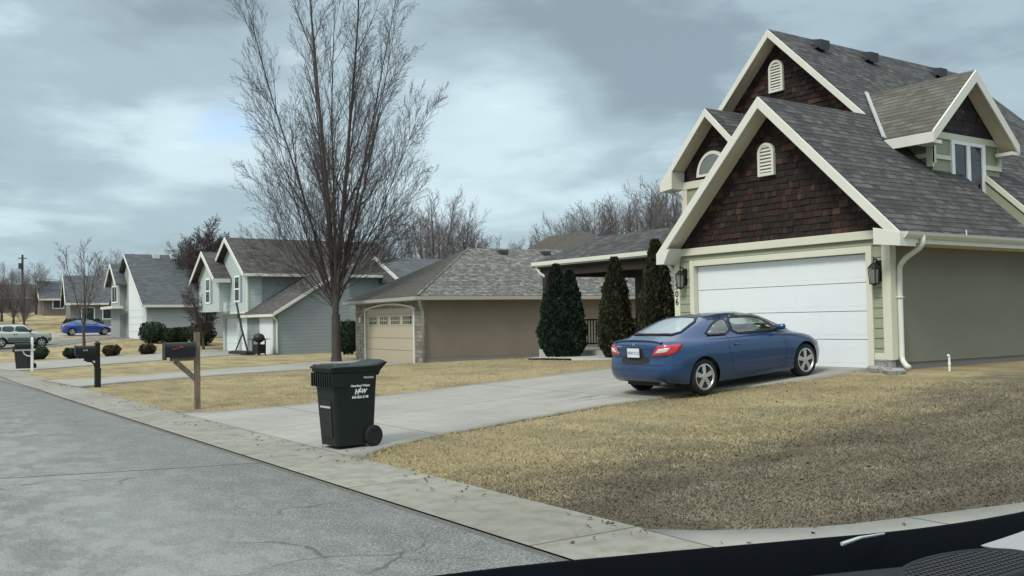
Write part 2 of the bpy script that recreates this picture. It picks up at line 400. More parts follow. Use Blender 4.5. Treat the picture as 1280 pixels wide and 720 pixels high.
    def build(s, name, mat, parent=None, world=False, smooth=False, bevel=0, uv=True):
        me = bpy.data.meshes.new(name); vs = s.v
        if world and parent is not None:
            inv = WM[parent.name].inverted(); vs = [tuple(inv @ Vector(q)) for q in vs]
        me.from_pydata(vs, [], s.f); me.validate(verbose=False); me.update()
        if uv: auto_uv(me)
        if s.c and len(s.c) == len(vs):
            a = me.color_attributes.new('Col', 'FLOAT_COLOR', 'POINT'); a.data.foreach_set('color', np.array([(*c, 1) for c in s.c], np.float32).ravel())
        if smooth: me.polygons.foreach_set('use_smooth', [True] * len(me.polygons))
        me.materials.append(M[mat] if isinstance(mat, str) else mat)
        o = bpy.data.objects.new(name, me); COL.objects.link(o)
        if parent is not None: o.parent = parent; WM[o.name] = WM[parent.name].copy()
        else: WM[o.name] = Matrix()
        if bevel:
            m = o.modifiers.new('b', 'BEVEL'); m.width = bevel; m.segments = 2; m.limit_method = 'ANGLE'; m.angle_limit = R_(40)
            m.harden_normals = False
        return o
def dup(root, loc=None, rz=None, label=None, group=None, scale=None):
    def cp(o, par):
        c = o.copy(); COL.objects.link(c); c.parent = par
        if par is not None and c.get('label'): pass
        for ch in [q for q in o.children]: cp(ch, c)
        return c
    c = cp(root, None)
    if loc is not None: c.location = Vector([float(v) for v in loc])
    if rz is not None: c.rotation_euler = (0, 0, rz)
    if scale is not None: c.scale = scale if hasattr(scale, '__len__') else (scale,) * 3
    if label: c['label'] = label
    if group: c['group'] = group
    return c
def text_mesh(b_name, txt, size, mat, parent, mat4, extrude=.002, align='CENTER', shear=0, spacing=1.0, bold=0):
    cu = bpy.data.curves.new('t', 'FONT'); cu.body = txt; cu.size = size; cu.extrude = extrude; cu.align_x = align; cu.align_y = 'CENTER'; cu.shear = shear; cu.space_character = spacing; cu.offset = bold
    ob = bpy.data.objects.new('t', cu); COL.objects.link(ob); dg = bpy.context.evaluated_depsgraph_get()
    me = bpy.data.meshes.new_from_object(ob.evaluated_get(dg)); bpy.data.objects.remove(ob); me.transform(mat4); me.name = b_name
    me.materials.clear(); me.materials.append(M[mat]); o = bpy.data.objects.new(b_name, me); COL.objects.link(o)
    if parent is not None: o.parent = parent; me.transform(WM[parent.name].inverted())
    return o
def frame4(o, x, y):
    """matrix whose columns are x, y and x cross y at o"""
    x = Vector(x).normalized(); y = Vector(y).normalized(); z = x.cross(y)
    return Matrix(((x.x, y.x, z.x, o[0]), (x.y, y.y, z.y, o[1]), (x.z, y.z, z.z, o[2]), (0, 0, 0, 1)))
def bake(o):
    dg = bpy.context.evaluated_depsgraph_get(); me = bpy.data.meshes.new_from_object(o.evaluated_get(dg)); o.modifiers.clear(); old = o.data; o.data = me; return o
# ================================================================== ground, road, kerb, driveways
def sheet(name, mat, xs, ys, dz, kind='structure', shifted=False, label=None):
    b = B(); nx, ny = len(xs), len(ys)
    X, Y = np.meshgrid(np.array(xs, float), np.array(ys, float))
    if shifted: X = X + shift(Y)
    Z = hz(X, Y) + dz
    b.v = list(zip(X.ravel().tolist(), Y.ravel().tolist(), Z.ravel().tolist()))
    b.f = [(j * nx + i, j * nx + i + 1, (j + 1) * nx + i + 1, (j + 1) * nx + i) for j in range(ny - 1) for i in range(nx - 1)]
    o = b.build(name, mat, smooth=True); o['kind'] = kind
    return o
def seq(*segs):
    out = []
    for a, b_, st in segs: out += list(np.arange(a, b_, st))
    return out + [segs[-1][1]]
sheet('ground', 'lawn', seq((-400, -60, 40), (-60, -8, 6), (-8, 32, .5), (32, 80, 4), (80, 420, 40)), seq((-80, -4, 6), (-4, 60, .5), (60, 140, 1), (140, 700, 40)), -.012)
sheet('road', 'road', seq((-4.3, 3.93, .5)), seq((-60, -4, 4), (-4, 60, .5), (60, 130, 1)), .004, shifted=True)
g = sheet('kerb_gutter', 'kerb', [3.93, 4.1, 4.5, 4.75, 4.87, 4.93], seq((-30, -4, 4), (-4, 60, .5), (60, 130, 1)), .016, shifted=True)
g = sheet('opposite_kerb_gutter', 'kerb', [-5.2, -4.9, -4.3], seq((-30, 130, 2)), .016, shifted=True)
def drape(name, mat, left, right, dz=.02, step=.4, skirt=True):
    """left, right: lists (x, y); the strip runs along x"""
    x0 = max(left[0][0], right[0][0]); x0 = min(left[0][0], right[0][0]); x1 = left[-1][0]
    xs = list(np.arange(x0, x1, step)) + [x1]; b = B(); n = 12
    for x in xs:
        ya = np.interp(x, [p[0] for p in left], [p[1] for p in left]); yb = np.interp(x, [p[0] for p in right], [p[1] for p in right])
        for k in range(n + 1):
            y = yb + (ya - yb) * k / n; b.v.append((float(x), float(y), float(hz(x, y) + dz)))
    m = n + 1; nx_ = len(xs)
    for i in range(nx_):
        for k in (0, n): q = b.v[i * m + k]; b.v.append((q[0], q[1], q[2] - .06))
    e0 = nx_ * m; sk_ = []
    for i in range(nx_ - 1): sk_ += [(i * m, e0 + 2 * i, e0 + 2 * i + 2, (i + 1) * m), ((i + 1) * m + n, e0 + 2 * i + 3, e0 + 2 * i + 1, i * m + n)]
    b.f = sk_ + [(i * m + k, (i + 1) * m + k, (i + 1) * m + k + 1, i * m + k + 1) for i in range(len(xs) - 1) for k in range(n)]
    o = b.build(name, mat, smooth=True); o['kind'] = 'structure'; return o
drape('driveway', 'drive', [(4.9, 18.3), (5.4, 17.85), (6.8, 17.5), (8.7, 17.3), (10.9, 17.15), (13, 16.75), (15.7, 16.4)],
      [(4.9, 10.35), (5.2, 10.75), (5.6, 11.1), (6.5, 11.5), (8.2, 11.8), (10, 11.95), (11.4, 11.75), (13.7, 11.1), (15.7, 10.85)], .02, .2)
drape('driveway', 'drive', [(4.9, 5.5), (5.2, 5.15), (5.9, 4.62), (7.6, 4.02), (10, 3.6), (20, 3.4)], [(4.9, -3), (20, -2.2)], .02, .3)
drape('driveway', 'drive', [(4.95, 34.2), (6, 33.6), (12, 37.6), (18.9, 41.3)], [(4.95, 27.9), (6, 29.2), (11.9, 31.9), (18.9, 35.0)], .03)
drape('driveway', 'drive', [(5.9, 63), (12, 63.5), (19.9, 65)], [(5.6, 46.5), (9, 50.5), (13, 53), (19.9, 56)], .03)
drape('driveway', 'drive', [(8, 95), (19, 97), (22, 97)], [(8, 87), (18, 90.5), (22, 91)], .04)
drape('side_street', 'road', [(4, 85), (30, 85)], [(4, 77.5), (12, 77.8), (17.5, 80)], .03)
drape('walkway', 'walk', [(15.2, 21.5), (16.2, 22.6), (17.1, 22.6)], [(15.2, 19.6), (15.6, 18.6), (17.1, 18.2)], .03, .2)

# dormant grass blades on the yard (one uncountable mass)
def grass_mass(name, n, xr, yr, hh, seed, keep, hw=.0045):
    rg = np.random.default_rng(seed)
    x = rg.uniform(*xr, n); y = rg.uniform(*yr, n)
    m = keep(x, y, rg); x, y = x[m], y[m]; n = len(x); z = hz(x, y) - .012
    near = np.clip((9.5 - y) / 3, 0, 1)
    h = rg.uniform(.4, 1, n) * hh * (1 - .35 * near); a = rg.uniform(0, 2 * PI, n); lean = rg.uniform(.2, 1.6, n) + .6 * near; la = rg.uniform(0, 2 * PI, n)
    w = hw * rg.uniform(.7, 1.6, n)
    v = np.zeros((n, 3, 3), np.float32)
    v[:, 0] = np.stack([x - np.cos(a) * w, y - np.sin(a) * w, z], 1); v[:, 1] = np.stack([x + np.cos(a) * w, y + np.sin(a) * w, z], 1)
    v[:, 2] = np.stack([x + np.cos(la) * h * lean, y + np.sin(la) * h * lean, z + h], 1)
    tan = np.array([.40, .335, .195]); grey_ = np.array([.20, .182, .14]); grn = np.array([.19, .19, .095]); brn = np.array([.16, .135, .09])
    pn = np.array([noise.noise(Vector((float(a_) * .55, float(b_) * .55, 3))) for a_, b_ in zip(x, y)]) * .5 + .5
    pn2 = np.array([noise.noise(Vector((float(a_) * 1.9, float(b_) * 1.9, 9))) for a_, b_ in zip(x, y)]) * .5 + .5
    t = np.clip((8.6 + 4 * (pn - .5) - y) * .6 + (pn2 - .5) * 1.5, 0, 1)[:, None]
    c = tan * (1 - t) + grey_ * t
    k = rg.random(n)[:, None]; gsel = np.clip((pn2[:, None] - .45) * 3, 0, 1)
    c = np.where(k < .10 + .30 * gsel, grn * (1 - t * .4) + brn * t * .4, c); c = np.where(k > .90 - .12 * t, brn, c)
    pale = np.clip((pn2[:, None] - .52) * 2.5, 0, .7) * t; c = c * (1 - pale) + np.array([.31, .275, .215]) * pale
    c = c * rg.uniform(.84, 1.14, n)[:, None]; lit = np.clip((np.array([noise.noise(Vector((float(a_) * .7, float(b_) * 1.9, 31))) for a_, b_ in zip(x, y)]) - .02) * 4, 0, .75)[:, None] * np.clip((9 - y) / 2, 0, 1)[:, None]; c = c * (1 - lit) + np.array([.10, .085, .062]) * lit
    me = bpy.data.meshes.new(name); me.vertices.add(n * 3); me.loops.add(n * 3); me.polygons.add(n)
    me.vertices.foreach_set('co', v.ravel()); me.loops.foreach_set('vertex_index', np.arange(n * 3, dtype=np.int32))
    me.polygons.foreach_set('loop_start', np.arange(0, n * 3, 3, dtype=np.int32)); me.update(calc_edges=True)
    ca = me.color_attributes.new('Col', 'FLOAT_COLOR', 'POINT'); cc = np.ones((n, 3, 4), np.float32); cc[:, :, :3] = c[:, None, :]; ca.data.foreach_set('color', cc.ravel())
    s = NT(name + '_blades', .9, 0, .1); at = s.n('ShaderNodeVertexColor', layer_name='Col'); s.col(at.outputs[0]); me.materials.append(s.m)
    o = bpy.data.objects.new(name, me); COL.objects.link(o); return o
def yard(x, y, rg):
    lo = np.interp(x, [4.9, 5.2, 5.9, 7.6, 10, 20], [5.5, 5.15, 4.62, 4.02, 3.6, 3.4]); hi = np.interp(x, [4.9, 5.6, 6.5, 8.2, 10, 11.4, 13.7, 15.7], [10.35, 11.1, 11.5, 11.8, 11.95, 11.75, 11.1, 10.5])
    d = x * .5635 + y * .826
    return (y > lo - .04) & (y < hi + .04) & (rg.random(len(x)) < np.clip(8.5 / d, 0, 1) ** 1.7 * np.clip((10.5 - y) / 3, .3, 1))
o = grass_mass('dormant_grass', 330000, (4.84, 14.5), (3.3, 12.1), .030, 1, yard)
tag(o, 'dormant tan and brown grass covering the yard beside the blue coupe', 'grass', kind='stuff')
def edge(x, y, rg):
    hi = np.interp(x, [4.9, 5.6, 6.5, 8.2, 10, 11.4, 13.7], [10.35, 11.1, 11.5, 11.8, 11.95, 11.75, 11.1]); lo = np.interp(x, [4.9, 5.2, 5.9, 7.6, 10, 20], [5.5, 5.15, 4.62, 4.02, 3.6, 3.4])
    n_ = .03 * np.sin(x * 23) + .03 * np.sin(x * 9 + y * 13); k = ((np.abs(y - hi) < .07 + n_) | (np.abs(y - lo) < .06 + n_) | ((np.abs(x - 4.9) < .05 + n_) & (y > 5.4) & (y < 10.4)))
    return k
o = grass_mass('edge_grass', 260000, (4.78, 13.5), (3.5, 12.1), .045, 5, edge)
tag(o, 'straggling grass tufts spilling over the edges of the kerb and the driveway', 'grass', kind='stuff')
rg = random.Random(77); b = B()
for _ in range(1500):
    if rg.random() < .25:
        x, y = 4.82 - abs(rg.gauss(0, .3)) * rg.choice((0, 1, 1)), 5.2 + 25 * rg.random() ** 1.3
        if rg.random() < .45 or noise.noise(Vector((0, y * .8, 4))) < -.05: continue
    else:
        x, y = rg.uniform(4.9, 14), rg.uniform(4.2, 12)
    if not (yard(np.array([x]), np.array([y]), np.random.default_rng(1))[0] or x < 5.2) and rg.random() < .9: continue
    z = float(hz(x, y)) + (.02 if x > 5 else .022); s_ = rg.uniform(.012, .035); a = rg.uniform(0, 6.3); t1, t2 = rg.uniform(-.01, .02), rg.uniform(0, .02); ca, sa = math.cos(a) * s_, math.sin(a) * s_; k = rg.uniform(.5, 1.3)
    b.add([(x - ca, y - sa, z), (x + sa * .5, y - ca * .5, z + t1 + .006), (x + ca, y + sa, z + t2 + .004), (x - sa * .5, y + ca * .5, z + .008)], [(0, 1, 2, 3)], (.16 * k, .10 * k, .055 * k))
tag(b.build('leaf_litter', 'shake', uv=False), 'small dry brown leaves scattered over the near lawn and the kerb', 'leaves', kind='stuff')
def yard2(x, y, rg):
    lo = np.interp(x, [4.9, 5.4, 6.8, 8.7, 10.9, 13, 15.7], [18.3, 17.85, 17.5, 17.3, 17.15, 16.75, 16.4]); hi = np.interp(x, [4.95, 6, 11.9, 18.9], [27.9, 29.2, 31.9, 35.0])
    return (y > lo - .05) & (y < hi + .05) & ((x < 15.6) | (y > 22.5)) & (rg.random(len(x)) < np.clip(19 / y, 0, 1) ** 2)
o = grass_mass('dormant_grass', 110000, (4.84, 18.6), (16.3, 35), .025, 2, yard2, .004)
tag(o, 'dormant straw-coloured grass on the strip between the two driveways', 'grass', kind='stuff')

# ================================================================== house with number 506
H = thing('gabled_house', 'sage green house with dark shingled gables, white garage door and dormer behind the blue coupe', 'house', (15.5, 13.3, .6))
def hb(b, name, mat, par=None, **k): return b.build(name, mat, par or H, world=True, **k)
S = .965
gz = lambda y: 3.07 + S * (y - 9.98)          # right-hand roof plane
# walls
b = B()
b.box((15.5, 15.42, .45), (15.62, 16.02, 3.0)); b.box((15.5, 10.53, .45), (15.62, 10.98, 3.0)); b.box((15.5, 10.98, 2.76), (15.62, 15.42, 3.0))
hb(b, 'front_wall', 'siding')
b = B()
for k in range(13):
    z0 = .62 + k * .186
    for ya, yb in ((10.66, 10.86), (15.54, 15.88)):
        if z0 + .186 < 3.0: b.prism([(15.478, ya, z0), (15.494, ya, z0 + .184), (15.50, ya, z0 + .184), (15.50, ya, z0)], (0, yb - ya, 0))
b.prism([(15.478, 10.66, 2.89), (15.496, 10.66, 2.998), (15.50, 10.66, 2.998), (15.50, 10.66, 2.89)], (0, 5.2, 0)); hb(b, 'lap_siding', 'siding')
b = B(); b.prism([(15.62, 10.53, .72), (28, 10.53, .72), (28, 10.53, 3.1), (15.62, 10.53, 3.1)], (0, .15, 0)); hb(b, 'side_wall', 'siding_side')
b = B(); b.box((15.6, 10.55, .3), (28, 10.7, .72)); hb(b, 'foundation', 'found')
b = B(); b.box((15.62, 15.9, .45), (19, 16.02, 3.0)); b.box((27.8, 10.7, .5), (28, 19, 3.1)); b.box((19.6, 18.85, .5), (28, 19, 5.3))
b.prism([(27, 10.8, 3.05), (27, 19, 5.0), (27, 15.85, 8.5)], (.12, 0, 0)); hb(b, 'rear_wall', 'siding')
# garage gable: backing + cedar shakes
def shakes(b, x, y0, y1, yc, z0, apex_z, slope, seed, th=.02):
    rg = random.Random(seed); row = .128; z = z0
    while z < apex_z - .05:
        half = (apex_z - z) / slope; y = yc - half + rg.uniform(-.1, 0)
        while y < yc + half:
            w = rg.uniform(.09, .24); zt = apex_z - slope * abs(y + w / 2 - yc)
            a, c = max(y, y0), min(y + w, y1)
            if c - a > .03 and zt > z + .02:
                t = th * rg.uniform(.6, 1.7); zb = z - rg.uniform(0, .018); top = min(z + row + .01, zt + .02)
                k = rg.random(); dr = (apex_z - slope * abs(y + w / 2 - yc) - z) / (apex_z - z0); k += .35 * max(0, .45 - dr) - .30 * max(0, dr - .45); base = (.024, .018, .017) if k < .66 else ((.046, .024, .020) if k < .93 else (.078, .042, .033)); f = rg.uniform(.75, 1.25); col = tuple(q * f for q in base)
                vs = [(x - t, a + .004, zb), (x - t, c - .004, zb), (x - .004, c - .004, top), (x - .004, a + .004, top), (x, a + .004, zb), (x, c - .004, zb)]
                b.add(vs, [(0, 3, 2, 1), (0, 1, 5, 4), (0, 4, 3), (1, 2, 5)], col)
            y += w
        z += row
b = B(); b.prism([(15.52, 10.5, 3.0), (15.52, 16.05, 3.0), (15.52, 13.28, 5.95)], (.1, 0, 0)); hb(b, 'gable_backing', 'shake_back')
b = B(); shakes(b, 15.52, 10.3, 16.2, 13.2, 3.17, 6.0, S, 3); hb(b, 'shake_siding', 'shake', uv=False)
# cream trim: band, corner posts, door surround
b = B()
b.box((15.42, 10.5, 3.0), (15.52, 16.05, 3.16))
b.box((15.46, 10.487, .78), (15.505, 10.66, 3.0)); b.box((15.505, 10.487, .78), (15.65, 10.528, 3.0)); b.box((15.46, 15.88, .45), (15.505, 16.05, 3.0))
b.box((15.44, 10.86, .62), (15.64, 10.985, 2.88)); b.box((15.44, 15.415, .6), (15.64, 15.54, 2.88)); b.box((15.445, 10.985, 2.755), (15.64, 15.415, 2.88))
b.box((15.462, 10.66, .78), (15.50, 10.86, .9)); hb(b, 'corner_trim', 'trim', bevel=.006)
b = B(); b.box((15.44, 10.5, .45), (15.56, 10.86, .78)); hb(b, 'stone_base', 'stone_light')
# garage door: four raised-panel sections
gd = B()
for k in range(4):
    z0 = .61 + k * .536
    gd.box((15.575, 10.99, z0), (15.61, 15.41, z0 + .526))
GD = hb(gd, 'garage_door', 'door_white', bevel=.006)
pn = B()
for k in range(4):
    z0 = .61 + k * .536
    for j in range(8):
        y0 = 10.99 + .55 * j + .06; pn.box((15.5725, y0, z0 + .09), (15.5748, y0 + .43, z0 + .44))
hb(pn, 'raised_panel', 'door_white', GD, bevel=.004)
b = B(); b.box((15.57, 10.99, .585), (15.612, 15.41, .612)); hb(b, 'rubber_seal', 'plastic', GD)
b = B(); b.box((15.60, 10.9, .58), (15.63, 15.5, 2.8)); hb(b, 'door_backing', 'shake_back')
b = B(); b.box((15.555, 15.2, 1.28), (15.565, 15.25, 1.5)); hb(b, 'door_handle', 'lead', GD)
# roof planes (slabs)
RT = .14
def slab(b, pts, t=RT): b.prism(pts, (0, 0, -t))
x0 = 15.05
rf = B()
slab(rf, [(x0, 9.98, gz(9.98)), (19.78, 9.98, gz(9.98)), (19.78, 11.7, gz(11.7)), (19.78, 13.1, gz(13.1)), (x0, 13.08, 6.07)])
slab(rf, [(19.78, 11.7, gz(11.7)), (20.62, 11.7, gz(11.7)), (20.62, 13.1, gz(13.1)), (19.78, 13.1, gz(13.1))])
slab(rf, [(20.62, 9.98, gz(9.98) + .06), (27.2, 9.98, gz(9.98) + .06), (27.2, 13.1, gz(13.1) + .004), (20.62, 13.1, gz(13.1) + .004)])
slab(rf, [(18.66, 13.1, gz(13.1)), (27.2, 13.1, gz(13.1)), (27.2, 15.85, gz(15.85)), (18.66, 15.85, gz(15.85))])
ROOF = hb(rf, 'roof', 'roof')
rf = B()
slab(rf, [(x0, 13.08, 6.07), (19.2, 13.08, 6.07), (19.2, 16.12, 3.1), (x0, 16.12, 3.1)])
slab(rf, [(18.66, 15.85, gz(15.85)), (27.2, 15.85, gz(15.85)), (27.2, 19.2, 5.45), (18.66, 19.2, 5.45)])
slab(rf, [(17.0, 16.43, 6.69), (19.3, 16.43, 6.69), (19.3, 18.02, 5.08), (17.0, 18.02, 5.08)])
slab(rf, [(17.0, 16.43, 6.69), (19.3, 16.43, 6.69), (19.3, 14.84, 5.08), (17.0, 14.84, 5.08)])
hb(rf, 'rear_roof', 'roof', ROOF)
# ridge caps
b = B()
for p, q in () and (((x0 + .02, 13.08, 6.09), (18.7, 13.1, 6.11)), ((18.68, 15.85, gz(15.85) + .02), (27.2, 15.85, gz(15.85) + .02)), ((17.02, 16.43, 6.71), (19.2, 16.43, 6.71))): b.bar(Vector(p) - Vector((0, 0, .012)), Vector(q) - Vector((0, 0, .012)), .16, .02)
# rake boards and soffits
def rake(b, sf, x, xw, foot, apex, h=.22):
    p, q = Vector((x, *foot)), Vector((x, *apex)); d = (q - p).normalized(); nn = Vector((0, -d.z, d.y)); nn = nn if nn.z > 0 else -nn
    off = Vector((0, 0, -.02)); a, c = p + off, q + off
    b.prism([a, c, c - Vector((0, 0, h * 1.08)), a - Vector((0, 0, h * 1.08))], (-.045, 0, 0))
    o = -Vector((0, 0, RT + .012)); sf.prism([p + o + Vector((.005, 0, 0)), q + o + Vector((.005, 0, 0)), q + o + Vector((xw - x, 0, 0)), p + o + Vector((xw - x, 0, 0))], (0, 0, -.02))
def rb_(b, sf): hb(b, 'rake_board', 'trim_white', bevel=.006); hb(sf, 'soffit', 'soffit')
b, sf = B(), B(); rake(b, sf, 18.66, 19.05, (13.15, gz(13.15)), (15.85, gz(15.85)), .18); rake(b, sf, 18.655, 19.05, (18.9, 5.75), (15.85, gz(15.85)), .18); rb_(b, sf)
b, sf = B(), B(); rake(b, sf, 17.0, 17.4, (18.02, 5.08), (16.43, 6.69), .18); rake(b, sf, 16.996, 17.4, (14.84, 5.08), (16.43, 6.69), .18)
b.prism([(16.95, 18.05, 5.05), (16.95, 17.6, 5.3), (16.95, 17.62, 4.86), (16.95, 18.05, 4.82)], (.45, 0, 0)); rb_(b, sf)
b, sf = B(), B(); rake(b, sf, x0, 15.5, (9.98, 3.07), (13.08, 6.07)); rake(b, sf, x0 - .004, 15.5, (16.12, 3.1), (13.08, 6.07))
# boxed returns at the feet of the rakes
b.prism([(x0 - .05, 9.965, 3.04), (x0 - .05, 10.5, 3.16), (x0 - .05, 10.5, 2.86), (x0 - .05, 9.965, 2.80)], (.475, 0, 0))
b.prism([(x0 - .05, 16.14, 3.07), (x0 - .05, 16.03, 3.1), (x0 - .05, 15.7, 3.16), (x0 - .05, 15.9, 2.82), (x0 - .05, 16.14, 2.82)], (.475, 0, 0))
rb_(b, sf)
# main gable wall with shakes and vents
b = B(); b.prism([(19.05, 12.6, 5.5), (19.05, 19.0, 5.4), (19.05, 15.85, 8.55)], (.1, 0, 0)); b.prism([(17.42, 14.9, 4.9), (17.42, 17.7, 4.9), (17.42, 16.43, 6.5)], (.1, 0, 0)); hb(b, 'gable_backing', 'shake_back')
b = B(); shakes(b, 19.05, 12.6, 19, 15.85, 5.2, 8.56, S, 7); hb(b, 'shake_siding', 'shake', uv=False); b = B(); shakes(b, 17.42, 14.9, 17.7, 16.43, 5.05, 6.5, 1.01, 8); hb(b, 'shake_siding', 'shake', uv=False)
b = B(); b.box((17.4, 14.9, 2.9), (17.55, 17.62, 4.95)); b.box((17.55, 17.5, .5), (19.05, 17.62, 5.2)); b.box((17.4, 16.02, .5), (17.54, 17.62, 2.9)); hb(b, 'bay_wall', 'siding')
b = B(); b.box((17.36, 17.5, 3.1), (17.4, 17.64, 4.95)); b.box((17.35, 14.9, 4.86), (17.41, 17.64, 5.04)); b.box((17.36, 17.1, 4.0), (17.395, 17.12, 4.8)); hb(b, 'bay_trim', 'trim')
# arched louvre vents
def arch_vent(x, yc, zb, w, hgt, name='gable_vent'):
    fr = B(); pts_o, pts_i = [], []; r = w / 2; zs = zb + hgt - r
    def outline(rr, zlow): return [(yc - rr, zlow)] + [(yc - rr * math.cos(a), zs + rr * math.sin(a)) for a in np.linspace(0, PI, 15)] + [(yc + rr, zlow)]
    O = outline(r, zb); I = outline(r - .06, zb + .06); n = len(O)
    vs = [(x - .07, *p) for p in O] + [(x - .07, *p) for p in I] + [(x, *p) for p in O] + [(x - .02, *p) for p in I]
    fs = []
    for i in range(n):
        j = (i + 1) % n; fs += [(i, i + n, j + n, j), (i, j, j + 2 * n, i + 2 * n), (i + n, i + 3 * n, j + 3 * n, j + n)]
    fr.add(vs, fs); f = hb(fr, name, 'trim_white')
    bk = B(); bk.prism([(x - .022, *p) for p in I], (.015, 0, 0)); hb(bk, 'vent_backing', 'nbtrim', f)
    lv = B(); z = zb + .08
    while z < zb + hgt - .08:
        hw = r - .06 if z < zs else math.sqrt(max(0, (r - .06) ** 2 - (z - zs) ** 2))
        if hw > .04: lv.prism([(x - .062, yc - hw, z), (x - .062, yc + hw, z), (x - .025, yc + hw, z + .045), (x - .025, yc - hw, z + .045)], (0, 0, .012))
        z += .072
    hb(lv, 'louvre', 'trim_white', f)
arch_vent(15.5, 13.28, 4.50, .42, .68)
arch_vent(19.03, 15.93, 7.22, .44, .80)
# arched window on the bay
b = B(); yc, zs = 16.60, 5.10
O = [(yc - .52 * math.cos(a), zs + .60 * math.sin(a)) for a in np.linspace(0, PI, 19)]; I = [(yc - .42 * math.cos(a), zs + .06 + .46 * math.sin(a)) for a in np.linspace(0, PI, 19)]
n = len(O); b.add([(17.33, *p) for p in O] + [(17.33, *p) for p in I] + [(17.42, *p) for p in O], [(i, i + n, i + 1 + n, i + 1) for i in range(n - 1)] + [(i, i + 1, i + 1 + 2 * n, i + 2 * n) for i in range(n - 1)] + [(0, n, 2 * n - 1, n - 1)])
aw = hb(b, 'arched_window', 'trim_white'); b = B(); b.prism([(17.345, *p) for p in I], (.02, 0, 0)); hb(b, 'window_pane', 'lampglass', aw)
# gutters along the right eave, downspouts
b = B(); zc = 3.0
prof = [(9.99, zc - .06), (9.94, zc - .055), (9.885, zc + .0), (9.87, zc + .05), (9.9, zc + .055), (9.905, zc + .01), (9.95, zc - .035), (9.99, zc - .035)]
b.loft([[(15.1, y, z) for y, z in prof], [(28.2, y, z) for y, z in prof]]); b.box((x0, 9.975, 2.86), (28, 9.995, 3.06))
hb(b, 'gutter', 'gutter')
b = B(); b.box((15.5, 9.99, 2.86), (28, 10.53, 2.885)); hb(b, 'eave_soffit', 'soffit')
b = B(); b.tube([(15.62, 9.93, 3.0), (15.62, 9.93, 2.86), (15.63, 10.0, 2.78), (15.66, 10.3, 2.62), (15.68, 10.43, 2.5), (15.68, 10.45, 2.4), (15.68, 10.45, .85), (15.66, 10.42, .76), (15.58, 10.3, .68), (15.5, 10.2, .66)], .05, 8)
b.box((15.62, 10.4, 1.9), (15.74, 10.53, 1.93)); hb(b, 'downspout', 'gutter', smooth=True)
b = B(); b.tube([(15.35, 16.1, 2.92), (15.42, 16.15, 2.8), (15.55, 16.06, 2.62), (15.58, 16.08, 2.45), (15.58, 16.08, .7)], .045, 8); hb(b, 'downspout', 'gutter', smooth=True); b = B(); b.tube([(17.2, 17.98, 4.85), (17.35, 17.75, 4.7), (17.42, 17.68, 4.5), (17.42, 17.68, 3.5)], .045, 8); hb(b, 'downspout', 'gutter', smooth=True)
b = B(); b.tube([(16.9, 9.86, 3.04), (16.9, 9.86, 3.14)], .012, 6); hb(b, 'gutter_hanger', 'gutter')
# roof vents
for x, y in ((20.05, 15.45), (22.0, 15.4), (25.2, 15.42)):
    b = B(); z = gz(y); b.box((x - .2, y - .16, z - .02), (x + .2, y + .16, z + .03)); b.prism([(x - .17, y - .2, z + .02 - .1), (x - .17, y + .12, z + .24), (x - .17, y - .22, z + .17)], (.34, 0, 0)); hb(b, 'roof_vent', 'lead', ROOF)
# dormer
dz_ = lambda x: 6.80 - .89 * abs(x - 19.71)
yb_ = lambda z: (z - 3.07) / S + 9.98
b = B()
for s_, xf in ((-1, 18.06), (1, 21.36)):
    zf = dz_(xf); slab(b, [(19.71, 11.2, 6.80), (xf, 11.2, zf), (xf, yb_(zf) + .1, zf), (19.71, yb_(6.8) + .1, 6.80)], .1)
DR = hb(b, 'dormer_roof', 'roof_brown', ROOF)
b = B()
for xf in (18.06, 21.36):
    zf = dz_(xf); sg = -1 if xf < 19 else 1
    b.prism([(xf, 11.2, zf - .0), (19.71, 11.2, 6.79), (19.71, 11.2, 6.53), (xf, 11.2, zf - .24)], (0, -.045, 0))
    b.box((xf - .02, 11.16, zf - .24), (xf + .02, yb_(zf) + .05, zf - .02))
    b.box((xf + .03 * -sg, 11.17, zf - .25), (xf - sg * .30, 11.56, zf - .17))
hb(b, 'dormer_rake_board', 'trim_white', bevel=.006)
b = B(); b.prism([(18.08, 11.21, 5.2), (19.71, 11.21, 6.66), (19.71, 11.55, 6.66), (18.08, 11.55, 5.2)], (0, 0, -.02)); b.prism([(21.34, 11.21, 5.2), (19.71, 11.21, 6.66), (19.71, 11.55, 6.66), (21.34, 11.55, 5.2)], (0, 0, -.02)); hb(b, 'dormer_soffit', 'soffit')
b = B(); b.prism([(18.55, 11.6, 5.42), (20.95, 11.6, 5.42), (19.75, 11.6, 6.58)], (0, .1, 0)); hb(b, 'dormer_gable_backing', 'shake_back')
def shakes_y(b, y, xc, z0, apex_z, slope, seed):
    t = B(); shakes(t, 0, -9, 9, 0, z0, apex_z, slope, seed, .015); b.v = [(xc - v[1], y + v[0], v[2]) for v in t.v]; b.f = t.f; b.c = [(c[0] * 1.1 + .02, c[1] * 1.5 + .02, c[2] * 1.7 + .02) for c in t.c]
b = B(); shakes_y(b, 11.6, 19.75, 5.42, 6.62, .89, 12); hb(b, 'dormer_shake_siding', 'shake', uv=False)
b = B(); b.box((18.7, 11.6, 4.5), (19.42, 11.72, 5.4)); b.box((18.7, 11.72, 4.4), (18.8, 13, 5.3)); hb(b, 'dormer_wall', 'siding'); b = B(); b.box((20.6, 11.6, 3.4), (21.3, 11.72, 5.4)); b.box((21.2, 11.72, 4.4), (21.3, 13, 5.3)); hb(b, 'dormer_wall', 'siding')
b = B()
